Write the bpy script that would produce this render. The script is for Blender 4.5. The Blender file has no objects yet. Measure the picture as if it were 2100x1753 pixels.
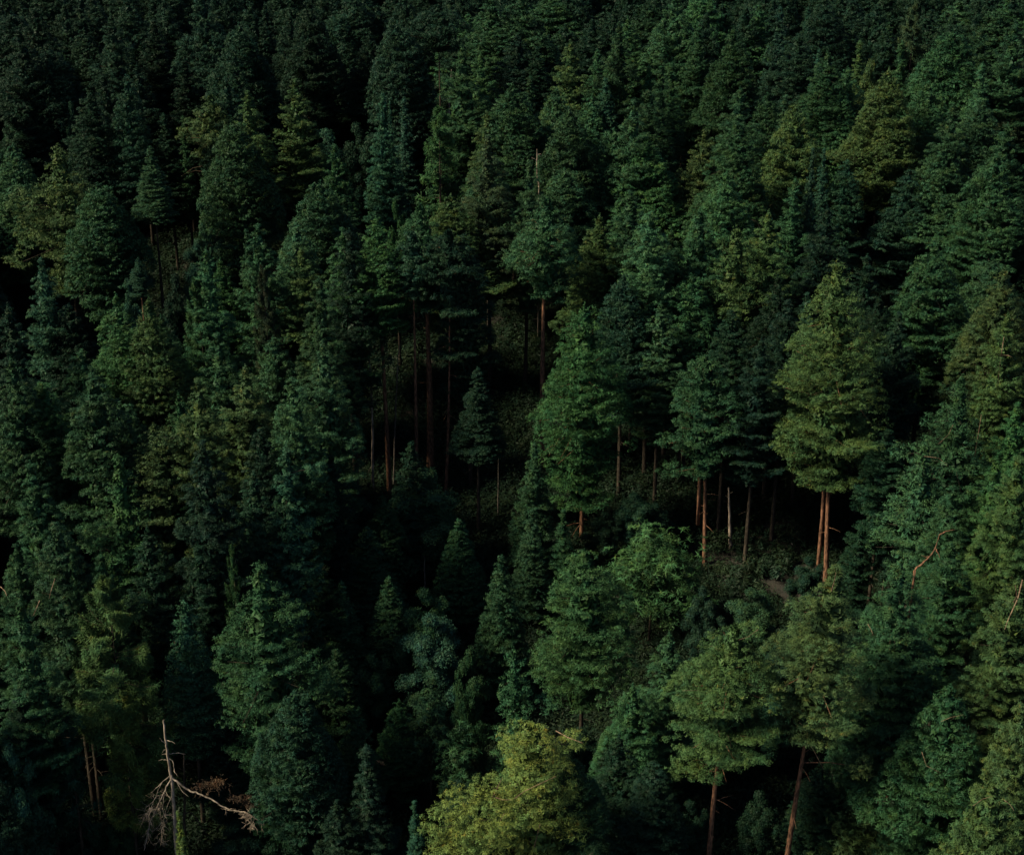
import bpy, math, random
import numpy as np
from mathutils import Vector

# ------------------------------------------------------------------ camera, sky, sun, exposure
scene = bpy.context.scene
COL = scene.collection
CAM_H = 75.0
PITCH = math.radians(23.0)
FPX = 3000.0                      # focal length in pixels of a 2100 x 1753 frame
cam_d = bpy.data.cameras.new('camera')
cam_d.sensor_width = 36.0
cam_d.lens = 36.0 * FPX / 2100.0
cam_d.clip_start = 0.5
cam_d.clip_end = 3000.0
cam = bpy.data.objects.new('camera', cam_d)
COL.objects.link(cam)
cam.location = (0, 0, CAM_H)
cam.rotation_euler = (math.pi / 2 - PITCH, 0, 0)
scene.camera = cam

SUN_AZ = math.radians(-104)       # from +Y, clockwise: behind the camera, to the left
SUN_EL = math.radians(44)
world = bpy.data.worlds.new('World')
scene.world = world
world.use_nodes = True
nt = world.node_tree
nt.nodes.clear()
wo = nt.nodes.new('ShaderNodeOutputWorld')
bg = nt.nodes.new('ShaderNodeBackground')
sky = nt.nodes.new('ShaderNodeTexSky')
sky.sky_type = 'NISHITA'
sky.sun_disc = False
sky.sun_elevation = SUN_EL
sky.sun_rotation = SUN_AZ
bg.inputs['Strength'].default_value = 0.05
nt.links.new(sky.outputs[0], bg.inputs[0])
nt.links.new(bg.outputs[0], wo.inputs[0])
sun_d = bpy.data.lights.new('sun', 'SUN')
sun_d.energy = 5.0
sun_d.angle = math.radians(12)
sun_d.color = (1.0, 0.88, 0.60)
sun = bpy.data.objects.new('sun', sun_d)
COL.objects.link(sun)
sdir = Vector((math.sin(SUN_AZ) * math.cos(SUN_EL), math.cos(SUN_AZ) * math.cos(SUN_EL), math.sin(SUN_EL)))
sun.rotation_euler = sdir.to_track_quat('Z', 'Y').to_euler()
sun.location = (-60, -40, 150)
scene.view_settings.view_transform = 'Standard'
scene.view_settings.look = 'None'
scene.view_settings.gamma = 1.0
scene.view_settings.use_curve_mapping = False
scene.view_settings.exposure = 0.92
scene.cycles.max_bounces = 3
scene.cycles.diffuse_bounces = 1
scene.cycles.glossy_bounces = 1

# ------------------------------------------------------------------ helpers
cp, sp = math.cos(PITCH), math.sin(PITCH)

def ground(x, y):
    return 0.2 * y + 0.35 * np.sin(x * 0.21 + 1.3) * np.cos(y * 0.17) + 0.25 * np.sin(x * 0.53 + y * 0.41)

def ang(py):
    return PITCH + math.atan((py - 876.5) / FPX)

def px_x(px, y, z):
    return (px - 1050.0) / FPX * (y * cp + (CAM_H - z) * sp)

def slant(y, z):
    return y * cp + (CAM_H - z) * sp

def dist_for_top(py, h):
    return (CAM_H - h) / (math.tan(ang(py)) + 0.2)

def tag(o, label=None, cat=None, group=None, kind=None):
    if label: o['label'] = label
    if cat: o['category'] = cat
    if group: o['group'] = group
    if kind: o['kind'] = kind

def empty(name, loc):
    o = bpy.data.objects.new(name, None)
    o.empty_display_size = 0.3
    COL.objects.link(o)
    o.location = loc
    return o

def link(name, me, mat, parent=None, color=None):
    o = bpy.data.objects.new(name, me)
    COL.objects.link(o)
    if mat and not me.materials:
        me.materials.append(mat)
    if parent: o.parent = parent
    if color: o.color = (*color, 1.0)
    return o

def tri_mesh(name, V, tone=None):
    """V: (n,3,3) loose triangles -> mesh"""
    n = len(V)
    me = bpy.data.meshes.new(name)
    me.vertices.add(3 * n)
    me.vertices.foreach_set('co', V.reshape(-1).astype(np.float32))
    me.loops.add(3 * n)
    me.loops.foreach_set('vertex_index', np.arange(3 * n, dtype=np.int32))
    me.polygons.add(n)
    me.polygons.foreach_set('loop_start', np.arange(0, 3 * n, 3, dtype=np.int32))
    if tone is not None:
        a = me.attributes.new('tone', 'FLOAT', 'FACE')
        a.data.foreach_set('value', tone.astype(np.float32))
    me.update()
    return me

def unit(v):
    return v / np.maximum(np.linalg.norm(v, axis=-1, keepdims=True), 1e-6)

def blades(P, N, L, W, T, rng):
    """pointed leaf-sized triangles at P, facing N, long axis along T"""
    T = unit(T - N * np.sum(T * N, axis=1, keepdims=True))
    B = np.cross(N, T)
    L = L[:, None]; W = W[:, None]
    a = P - T * L * 0.4 + B * W * 0.5
    b = P - T * L * 0.4 - B * W * 0.5
    c = P + T * L * 0.6
    return np.stack([a, b, c], axis=1)

def tube_tris(pts, rad, sides=5):
    """triangles of a tapered tube along pts"""
    pts = np.asarray(pts, float); rad = np.asarray(rad, float)
    n = len(pts)
    d = np.gradient(pts, axis=0); d = unit(d)
    ref = np.where(np.abs(d[:, 2:3]) > 0.9, np.array([[1., 0, 0]]), np.array([[0, 0, 1.]]))
    u = unit(np.cross(d, ref)); v = np.cross(d, u)
    if n > 2:
        for i in range(1, n):
            if np.dot(u[i], u[i - 1]) < 0: u[i] *= -1; v[i] *= -1
    th = np.arange(sides) * 2 * math.pi / sides
    ring = pts[:, None] + rad[:, None, None] * (np.cos(th)[None, :, None] * u[:, None] + np.sin(th)[None, :, None] * v[:, None])
    nx = np.roll(ring, -1, axis=1)
    A, Bq, C, D = ring[:-1], nx[:-1], nx[1:], ring[1:]
    t1 = np.stack([A, Bq, C], axis=2).reshape(-1, 3, 3)
    t2 = np.stack([A, C, D], axis=2).reshape(-1, 3, 3)
    return np.concatenate([t1, t2])

def tube_mesh(name, tubes, smooth=True):
    """tubes: list of (pts, radii, sides) -> one indexed mesh, smooth shaded"""
    verts = []; faces = []
    for pts, rad, sides in tubes:
        pts = np.asarray(pts, float); rad = np.asarray(rad, float)
        n = len(pts)
        d = unit(np.gradient(pts, axis=0))
        u = np.cross(d[0], [0, 0, 1.0] if abs(d[0][2]) < .9 else [1.0, 0, 0]); u /= np.linalg.norm(u)
        base = len(verts)
        for i in range(n):
            u = u - d[i] * np.dot(u, d[i]); u /= max(np.linalg.norm(u), 1e-6)
            v = np.cross(d[i], u)
            for k in range(sides):
                th = 2 * math.pi * k / sides
                verts.append(pts[i] + rad[i] * (math.cos(th) * u + math.sin(th) * v))
        for i in range(n - 1):
            for k in range(sides):
                k2 = (k + 1) % sides
                faces.append((base + i * sides + k, base + i * sides + k2, base + (i + 1) * sides + k2, base + (i + 1) * sides + k))
        faces.append(tuple(base + (n - 1) * sides + k for k in range(sides)))
    me = bpy.data.meshes.new(name)
    me.from_pydata([tuple(v) for v in verts], [], faces)
    if smooth:
        me.polygons.foreach_set('use_smooth', [True] * len(me.polygons))
    me.update()
    return me

# ------------------------------------------------------------------ materials
def new_mat(name):
    m = bpy.data.materials.new(name)
    m.use_nodes = True
    n = m.node_tree.nodes
    return m, n, m.node_tree.links, n['Principled BSDF']

def foliage_material():
    m, n, l, b = new_mat('foliage')
    oi = n.new('ShaderNodeObjectInfo')
    at = n.new('ShaderNodeAttribute'); at.attribute_name = 'tone'
    tc = n.new('ShaderNodeTexCoord')
    nz = n.new('ShaderNodeTexNoise'); nz.inputs['Scale'].default_value = 0.9; nz.inputs['Detail'].default_value = 3
    l.new(tc.outputs['Object'], nz.inputs['Vector'])
    # leaf age: some sprays yellower, some bluer
    hue = n.new('ShaderNodeValToRGB')
    e = hue.color_ramp.elements
    e[0].position = 0.35; e[0].color = (0.78, 0.98, 1.08, 1)
    e[1].position = 0.68; e[1].color = (1.25, 1.08, 0.80, 1)
    l.new(nz.outputs['Fac'], hue.inputs['Fac'])
    mx = n.new('ShaderNodeMix'); mx.data_type = 'RGBA'; mx.blend_type = 'MULTIPLY'; mx.inputs[0].default_value = 1
    l.new(oi.outputs['Color'], mx.inputs[6]); l.new(hue.outputs['Color'], mx.inputs[7])
    n2 = n.new('ShaderNodeTexNoise'); n2.inputs['Scale'].default_value = 2.6; n2.inputs['Detail'].default_value = 2
    l.new(tc.outputs['Object'], n2.inputs['Vector'])
    old = n.new('ShaderNodeValToRGB')
    old.color_ramp.elements[0].position = .60; old.color_ramp.elements[0].color = (1, 1, 1, 1)
    old.color_ramp.elements[1].position = .74; old.color_ramp.elements[1].color = (1.75, 1.0, .75, 1)
    l.new(n2.outputs['Fac'], old.inputs['Fac'])
    m2 = n.new('ShaderNodeMix'); m2.data_type = 'RGBA'; m2.blend_type = 'MULTIPLY'; m2.inputs[0].default_value = 1
    l.new(mx.outputs[2], m2.inputs[6]); l.new(old.outputs['Color'], m2.inputs[7])
    sc = n.new('ShaderNodeVectorMath'); sc.operation = 'SCALE'
    l.new(m2.outputs[2], sc.inputs[0]); l.new(at.outputs['Fac'], sc.inputs['Scale'])
    l.new(sc.outputs[0], b.inputs['Base Color'])
    b.inputs['Roughness'].default_value = 0.55
    b.inputs['Specular IOR Level'].default_value = 0.07
    return m

def bark_material(name, c_lo, c_hi, scale=(9, 9, 2.5)):
    m, n, l, b = new_mat(name)
    tc = n.new('ShaderNodeTexCoord')
    mp = n.new('ShaderNodeMapping'); mp.inputs['Scale'].default_value = scale
    l.new(tc.outputs['Object'], mp.inputs['Vector'])
    vo = n.new('ShaderNodeTexVoronoi'); vo.inputs['Scale'].default_value = 1.0
    nz = n.new('ShaderNodeTexNoise'); nz.inputs['Scale'].default_value = 0.6; nz.inputs['Detail'].default_value = 5
    l.new(mp.outputs[0], vo.inputs['Vector']); l.new(mp.outputs[0], nz.inputs['Vector'])
    mul = n.new('ShaderNodeMath'); mul.operation = 'MULTIPLY'
    l.new(vo.outputs['Distance'], mul.inputs[0]); l.new(nz.outputs['Fac'], mul.inputs[1])
    r = n.new('ShaderNodeValToRGB')
    r.color_ramp.elements[0].position = 0.08; r.color_ramp.elements[0].color = (*c_lo, 1)
    r.color_ramp.elements[1].position = 0.42; r.color_ramp.elements[1].color = (*c_hi, 1)
    l.new(mul.outputs[0], r.inputs['Fac'])
    l.new(r.outputs['Color'], b.inputs['Base Color'])
    bp = n.new('ShaderNodeBump'); bp.inputs['Strength'].default_value = 0.8; bp.inputs['Distance'].default_value = 0.04
    l.new(mul.outputs[0], bp.inputs['Height']); l.new(bp.outputs[0], b.inputs['Normal'])
    b.inputs['Roughness'].default_value = 0.9
    b.inputs['Specular IOR Level'].default_value = 0.1
    return m

M_FOL = foliage_material()
M_RED = bark_material('pine_bark', (0.040, 0.024, 0.017), (0.20, 0.10, 0.062))
M_GREY = bark_material('grey_bark', (0.05, 0.045, 0.04), (0.16, 0.13, 0.11))
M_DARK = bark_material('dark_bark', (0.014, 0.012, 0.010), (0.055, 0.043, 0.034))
M_DEAD = bark_material('dead_wood', (0.10, 0.08, 0.065), (0.36, 0.29, 0.235), (5, 5, 2))
M_LIMB = bark_material('limb_bark', (0.05, 0.034, 0.025), (0.19, 0.13, 0.09), (6, 6, 6))

def ground_material():
    m, n, l, b = new_mat('forest_floor')
    tc = n.new('ShaderNodeTexCoord')
    nz = n.new('ShaderNodeTexNoise'); nz.inputs['Scale'].default_value = 0.8; nz.inputs['Detail'].default_value = 8
    l.new(tc.outputs['Object'], nz.inputs['Vector'])
    r = n.new('ShaderNodeValToRGB')
    r.color_ramp.elements[0].position = 0.35; r.color_ramp.elements[0].color = (0.006, 0.006, 0.004, 1)
    r.color_ramp.elements[1].position = 0.70; r.color_ramp.elements[1].color = (0.018, 0.014, 0.010, 1)
    l.new(nz.outputs['Fac'], r.inputs['Fac']); l.new(r.outputs['Color'], b.inputs['Base Color'])
    n2 = n.new('ShaderNodeTexNoise'); n2.inputs['Scale'].default_value = 9; n2.inputs['Detail'].default_value = 5
    l.new(tc.outputs['Object'], n2.inputs['Vector'])
    bp = n.new('ShaderNodeBump'); bp.inputs['Strength'].default_value = 0.7; bp.inputs['Distance'].default_value = 0.15
    l.new(n2.outputs['Fac'], bp.inputs['Height']); l.new(bp.outputs[0], b.inputs['Normal'])
    b.inputs['Roughness'].default_value = 0.95
    return m

def rock_material():
    m, n, l, b = new_mat('pale_rock')
    tc = n.new('ShaderNodeTexCoord')
    nz = n.new('ShaderNodeTexNoise'); nz.inputs['Scale'].default_value = 4; nz.inputs['Detail'].default_value = 6
    l.new(tc.outputs['Object'], nz.inputs['Vector'])
    r = n.new('ShaderNodeValToRGB')
    r.color_ramp.elements[0].position = 0.3; r.color_ramp.elements[0].color = (0.12, 0.10, 0.09, 1)
    r.color_ramp.elements[1].position = 0.7; r.color_ramp.elements[1].color = (0.40, 0.35, 0.31, 1)
    l.new(nz.outputs['Fac'], r.inputs['Fac']); l.new(r.outputs['Color'], b.inputs['Base Color'])
    b.inputs['Roughness'].default_value = 0.9
    return m

# ------------------------------------------------------------------ the ground
def build_ground():
    xs = np.concatenate([np.arange(-1200, -160, 40), np.arange(-160, 161, 2.5), np.arange(200, 1201, 40)])
    ys = np.concatenate([np.arange(-120, 40, 10), np.arange(40, 260, 2.5), np.arange(260, 1500, 40)])
    X, Y = np.meshgrid(xs, ys)
    Z = ground(X, Y)
    V = np.stack([X, Y, Z], axis=2).reshape(-1, 3)
    nx, ny = len(xs), len(ys)
    i = np.arange(nx - 1)[None] + nx * np.arange(ny - 1)[:, None]
    F = np.stack([i, i + 1, i + 1 + nx, i + nx], axis=2).reshape(-1, 4)
    me = bpy.data.meshes.new('hillside')
    me.from_pydata(V.tolist(), [], F.tolist())
    me.polygons.foreach_set('use_smooth', [True] * len(F))
    o = link('hillside', me, ground_material())
    tag(o, kind='structure')
build_ground()

# ------------------------------------------------------------------ crowns
def profile(kind, u):
    """crown radius (0..1) at u = 0 tip .. 1 crown base"""
    u = max(0.0, min(1.0, u))
    if kind == 'P':
        return (u / .60) ** .78 if u < .60 else 1 - .28 * (u - .60) / .40
    if kind == 'S':
        return (u / .85) ** .80 if u < .85 else 1 - .4 * (u - .85) / .15
    if kind == 'R':
        return (u / .62) ** .58 if u < .62 else 1 - .38 * ((u - .62) / .38) ** 1.5
    if kind == 'H':
        return (u / .75) ** .66 if u < .75 else 1 - .15 * (u - .75) / .25
    return (u / .7) ** .65 if u < .7 else 1 - .3 * (u - .7) / .3

CAP = {'P': lambda r: .50 * min(r, 1.3) ** 1.25, 'S': lambda r: .78 * min(r, 1.2) ** 1.22, 'R': lambda r: .50 * min(r, 1.3) ** 1.7, 'H': lambda r: .75 * min(r, 1) ** 1.5}

def crown_clumps(kind, R, zlow, H, rc, axis, rng):
    """centres, radii, weights of the needle clumps of a crown, and the limbs that carry them.
    The crown is a cone or dome broken into boughs that bulge, overlap and are undercut."""
    C = []; S = []; W = []; limbs = []
    Lc = H - zlow
    waves = [(int(rng.integers(1, 6)), 6.28 / rng.uniform(1.5, 6.5), rng.uniform(0, 6.28), rng.uniform(.04, .12)) for _ in range(7)]
    amp = {'P': 1.55, 'S': .95, 'R': 1.25, 'H': .45}[kind]
    pw = rng.uniform(.85, 1.2) if kind in 'PS' else 1.0
    storey = {'P': 1.9, 'S': 1.25, 'R': 2.3, 'H': 1.5}[kind]
    k1, k2, p1, p2 = int(rng.integers(1, 4)), int(rng.integers(3, 6)), rng.uniform(0, 6.28), rng.uniform(0, 6.28)
    def radius(a, z):
        u = max(0.0, (H - z) / Lc)
        r = R * profile(kind, u ** pw)
        f = sum(A * math.sin(k * a + m * z + p) for k, m, p, A in waves)
        ph = (z / storey + .45 * math.sin(k1 * a + p1) + .25 * math.sin(k2 * a + p2)) % 1.0
        shelf = .17 * (1 - ph) - (.24 * (1 - ph / .2) if ph < .2 else 0)
        return max(.12, r * (1 + amp * (f + shelf) * min(1, u * 4)))
    dz = {'P': .95, 'S': .62, 'R': 1.05, 'H': .5}[kind]
    z = zlow + .2
    while z < H - .35:
        t = (z - zlow) / Lc
        rm = R * profile(kind, (1 - t) ** pw)
        nb = max(5, min(8, int(4.4 + rm * .9)))
        a0 = rng.uniform(0, 6.28)
        for k in range(nb):
            a = a0 + 6.283 * (k + rng.uniform(-.35, .35)) / nb
            zz = z + rng.normal(0, dz * .38)
            ln = min(radius(a, zz), 1.5 * rm) * (rng.uniform(.66, 1.22) if kind in 'PR' else rng.uniform(.82, 1.12))
            if kind == 'P' and rng.random() < .07: continue
            el = {'P': -.16 + .80 * t, 'S': -.30 + .7 * t, 'R': -.05 + .7 * t, 'H': .2 + .4 * t}[kind] + rng.normal(0, .10)
            up = {'P': .22, 'S': .14, 'R': .16, 'H': .1}[kind]
            ca, sa = math.cos(a), math.sin(a)
            ax, ay = axis(zz)
            fan = {'P': .46, 'S': .44, 'R': .52, 'H': .5}[kind] * rng.uniform(.8, 1.2)
            thick = min(.5, .16 + .10 * ln) * (1.3 if kind == 'R' else 1.0)
            m = max(1, int(round(ln * .62 / (rc * .80))))
            lift = rng.normal(0, .045) * Lc * min(1, 2.5 * (1 - t)) if kind in 'PR' else 0.0
            for j in range(m):
                s = 1.0 if m == 1 else .38 + .62 * j / (m - 1)
                d = s * ln
                zc = zz + d * el + up * ln * s * s
                wd = fan * ln * s * (1.35 - s * .62)
                q = max(1, int(round(2 * wd / (rc * 1.0))))
                for p in range(q):
                    lat = 0 if q == 1 else wd * (2 * p / (q - 1) - 1)
                    lat += rng.normal(0, .25 * rc)
                    dd = d - .22 * abs(lat) + rng.normal(0, .22 * rc)
                    dome = thick * (1 - (lat / max(wd, .2)) ** 2 * .8) * (1 - abs(2 * s - 1.45) * .5)
                    ud = max(0, math.hypot(dd, lat)) / (R * 1.06)
                    zcap = min(H - .1, H - Lc * CAP[kind](ud) - .1 + lift)
                    C.append((ax + ca * dd - sa * lat, ay + sa * dd + ca * lat, min(zc, zcap) + dome * rng.uniform(.05, .7) + rng.normal(0, .12 * rc)))
                    S.append(rc * rng.uniform(.62, 1.18))
                    W.append(.45 if s < .55 else .8 if s < .75 else 1.0)
            zt = min(zz + ln * .95 * el + up * ln * .85 - .15, min(H - .1, H - Lc * CAP[kind](ln / (R * 1.06)) - .1 + lift) - .05)
            ln *= .86
            e = (ax + ca * ln * .95, ay + sa * ln * .95, zt)
            mid = (ax + ca * ln * .5, ay + sa * ln * .5, zz * .5 + zt * .5 - .15)
            limbs.append(((ax, ay, zz - .2), mid, e, max(.018, .014 * ln)))
        z += dz * rng.uniform(.75, 1.25)
    for j in range(7 if kind != 'R' else 3):
        ax, ay = axis(H)
        C.append((ax + rng.normal(0, .1 * rc), ay + rng.normal(0, .1 * rc), H - .15 * rc - j * .5 * rc))
        S.append(rc * (.30 + .12 * j)); W.append(.8)
    return np.array(C), np.array(S), np.array(W), limbs

def inner_blades(kind, R, zlow, H, axis, rng, n=3000):
    """coarse shaded sprays inside the crown"""
    u = rng.uniform(.04, 1, n); z = H - u * (H - zlow)
    r = np.array([R * profile(kind, q) for q in u]) * np.sqrt(rng.uniform(.02, .24, n))
    a = rng.uniform(0, 6.283, n)
    A = np.array([axis(q) for q in z])
    P = np.stack([A[:, 0] + np.cos(a) * r, A[:, 1] + np.sin(a) * r, z], 1)
    N = unit(np.stack([np.cos(a), np.sin(a), rng.normal(0, .6, n)], 1) + rng.normal(0, .4, (n, 3)))
    L = min(.5, R * .2) * rng.uniform(.6, 1.3, n)
    return blades(P, N, L, L * .6, rng.normal(size=(n, 3)), rng), rng.uniform(.7, 1.1, n)

def clump_blades(C, S, W, n, cov, rng, flat=.62, top=.2, needle=.42, lmax=9.0):
    pr = W * S ** 2
    cnt = np.maximum(3, np.round(n * pr / pr.sum())).astype(int)
    L0 = min(lmax, math.sqrt(cov * 2 * math.pi * pr.sum() / (n * needle)))
    idx = np.repeat(np.arange(len(C)), cnt)
    d = unit(rng.normal(size=(len(idx), 3)))
    low = d[:, 2] < -.3
    d[low, 2] *= -.7
    sc = S[idx][:, None]
    an = rng.uniform(.65, 1.35, (len(C), 3)) * np.array([1, 1, flat])       # no two sprays alike
    sh = rng.normal(0, .25, (len(C), 2))
    D = d * an[idx]
    D[:, 2] += (D[:, :2] * sh[idx]).sum(1)
    P = C[idx] + D * sc * rng.uniform(.5, 1.12, (len(idx), 1))
    N = unit(d * np.array([1, 1, 1.3]) + rng.normal(size=d.shape) * .42 + np.array([0, 0, top]))
    T = d + rng.normal(size=d.shape) * .7 + np.array([0, 0, .7])
    L = L0 * rng.uniform(.6, 1.4, len(idx)); Wd = L * needle * rng.uniform(.7, 1.3, len(idx))
    tc = rng.uniform(.78, 1.22, len(C))
    tone = tc[idx] * rng.uniform(.75, 1.25, len(idx))
    return blades(P, N, L, Wd, T, rng), tone

def larch_blades(R, zb, H, n, axis, px, rng):
    tris = []; tones = []; limbs = []
    Lc = H - zb
    nb = 70
    per = max(20, n // nb)
    for k in range(nb):
        t = (k + rng.uniform(0, 1)) / nb
        z = zb + Lc * t
        ln = R * profile('L', 1 - t) * rng.uniform(.55, 1.1) + .15
        a = rng.uniform(0, 6.283)
        el = -.12 + 1.0 * t * t
        ax, ay = axis(z)
        s = np.sqrt(rng.uniform(.02, 1, per))
        dd = s * ln
        bz = z + dd * el - .28 * dd * s + .30 * dd * s ** 3
        lat = rng.normal(0, .13, per) * ln * s + rng.normal(0, .05, per)
        hang = rng.exponential(.34, per) * (.3 + .7 * s) * min(1.2, .35 + ln * .28)
        P = np.stack([ax + math.cos(a) * dd - math.sin(a) * lat, ay + math.sin(a) * dd + math.cos(a) * lat, bz - hang], axis=1)
        out = np.array([math.cos(a), math.sin(a), 0])
        T = out * .55 + np.array([0, 0, -.55]) + rng.normal(size=(per, 3)) * .45
        T[hang < .1, 2] += 1.0
        N = unit(rng.normal(size=(per, 3)) + np.array([0, 0, .8]) + out * .6)
        L = px * 11 * rng.uniform(.6, 1.4, per); W = px * 1.35 * rng.uniform(.7, 1.3, per)
        tris.append(blades(P, N, L, W, T, rng)); tones.append(rng.uniform(.75, 1.25) * rng.uniform(.7, 1.3, per))
        q = np.linspace(0, 1, 4)
        bzq = z + q * ln * el - .28 * ln * q * q + .30 * ln * q ** 4
        limbs.append((np.stack([ax + math.cos(a) * q * ln, ay + math.sin(a) * q * ln, bzq], 1), np.array([.035, .025, .018, .008])))
    return np.concatenate(tris), np.concatenate(tones), limbs

def dome_lobes(R, zb, H, rng, n=16):
    c = []; s = []
    zc = zb + .42 * (H - zb)
    for k in range(n * 3):
        d = unit(rng.normal(size=3)); d[2] = abs(d[2]) - .35 * rng.random()
        f = rng.uniform(.35, .95)
        c.append((d[0] * R * f, d[1] * R * f, zc + d[2] * (H - zc) * min(f * 1.1, .95))); s.append(R * rng.uniform(.12, .30))
    c.append((0, 0, H - .2 * R)); s.append(.2 * R)
    return np.array(c), np.array(s)

def broad_blades(R, zb, H, n, px, rng):
    C, S = dome_lobes(R, zb, H, rng, 18)
    w = S ** 2
    idx = rng.choice(len(C), n, p=w / w.sum())
    d = unit(rng.normal(size=(n, 3))); d[d[:, 2] < -.4, 2] *= -.6
    P = C[idx] + d * S[idx][:, None] * np.array([1, 1, .8]) * rng.uniform(.4, 1.25, (n, 1))
    P[:, 2] = np.maximum(P[:, 2], .05)
    N = unit(d + rng.normal(size=(n, 3)) * .6 + np.array([0, 0, .5]))
    T = rng.normal(size=(n, 3)) + d * .5 + np.array([0, 0, -.4])
    L = px * 6.5 * rng.uniform(.6, 1.3, n); W = L * .42
    tone = rng.uniform(.75, 1.25, len(C))[idx] * rng.uniform(.7, 1.35, n)
    return blades(P, N, L, W, T, rng), tone

def chestnut_blades(R, zb, H, n, px, rng):
    """stars of long drooping leaves standing out of a dome of smaller leaves"""
    C, S = dome_lobes(R, zb, H, rng, 26)
    V0, t0 = broad_blades(R * .94, zb, H - .3, int(n * .55), px * .9, rng)
    per = 11
    m = int(n * .28) // per
    idx = rng.integers(0, len(C), m)
    d = unit(rng.normal(size=(m, 3))); d[d[:, 2] < -.2, 2] *= -.8
    Q = C[idx] + d * S[idx][:, None] * rng.uniform(.95, 1.28, (m, 1))
    axs = unit(d + np.array([0, 0, .7]))
    q = np.repeat(np.arange(m), per)
    r = unit(rng.normal(size=(m * per, 3)))
    A = axs[q]
    side = unit(np.cross(A, r))
    T = unit(side + A * rng.uniform(-.35, .45, (m * per, 1)))
    N = unit(A + rng.normal(size=A.shape) * .25)
    L = px * 10.5 * rng.uniform(.7, 1.25, m * per); W = L * .17
    P = Q[q] + T * L[:, None] * .42
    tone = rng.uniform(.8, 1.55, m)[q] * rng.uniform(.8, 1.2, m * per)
    return np.concatenate([V0, blades(P, N, L, W, T, rng)]), np.concatenate([t0 * .62, tone])  # smaller leaves toned darker: shade inside the crown put into their colour

TINT = {
    0: (0.0088, 0.0255, 0.0165), 1: (0.0195, 0.052, 0.0255), 2: (0.033, 0.061, 0.024),  # first tint darkened: shade of the upper-left corner put into foliage colour
    3: (0.0175, 0.051, 0.034), 4: (0.028, 0.048, 0.026), 5: (0.025, 0.065, 0.026), 6: (0.070, 0.104, 0.030), 7: (0.036, 0.072, 0.026),
}
KIND = {
    'P': ('pine_tree', 'pine tree'), 'S': ('spruce_tree', 'spruce tree'), 'R': ('pine_tree', 'pine tree'),
    'L': ('larch_tree', 'larch tree'), 'B': ('broadleaf_tree', 'broadleaf tree'), 'C': ('chestnut_tree', 'chestnut tree'),
    'H': ('holly_tree', 'evergreen tree'),
}
GROUP = {'pine_tree': 'pines of the hillside forest', 'spruce_tree': 'spruces of the hillside forest',
         'larch_tree': 'larches among the pines', 'broadleaf_tree': 'broadleaf trees among the conifers',
         'chestnut_tree': 'chestnut trees with starry leaves', 'holly_tree': None}

PROTO = {}
PR, PL = 2.8, 16.0
def prototype(kind, k, aspect):
    """a crown shared by many trees: mesh of radius PR, length PL, its foot at 0"""
    key = (kind, k, aspect)
    if key not in PROTO:
        rng = np.random.default_rng(300 + k * 17 + ord(kind) + int(aspect * 10))
        R = PL / aspect
        if kind in 'PSRH':
            rc = .31
            C, S, W, limbs = crown_clumps(kind, R - .3 * rc, 0, PL, rc, lambda z: (0, 0), rng)
            V, tone = clump_blades(C, S, W, 96000 if kind == 'P' else 76000, .95, rng, flat=.66 if kind != 'H' else .8, top=.3, needle=.21)
            Vi, ti = inner_blades(kind, R, 0, PL, lambda z: (0, 0), rng)
            V = np.concatenate([V, Vi]); tone = np.concatenate([tone, ti])
            tubes = [(np.array([a, m_, b_]), np.array([r_, r_ * .65, r_ * .25]), 3) for a, m_, b_, r_ in limbs]
        elif kind == 'L':
            V, tone, limbs = larch_blades(R, 0, PL, 40000, lambda z: (0, 0), .036, rng)
            tubes = [(p_, r_, 3) for p_, r_ in limbs]
        else:
            V, tone = broad_blades(R, 0, PL, 45000, .05, rng)
            tubes = []
        PROTO[key] = (tri_mesh('crown', V, tone), tube_mesh('limbs', tubes) if tubes else None, R)
        global total
        total += len(V)
    return PROTO[key]
total = 0

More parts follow.
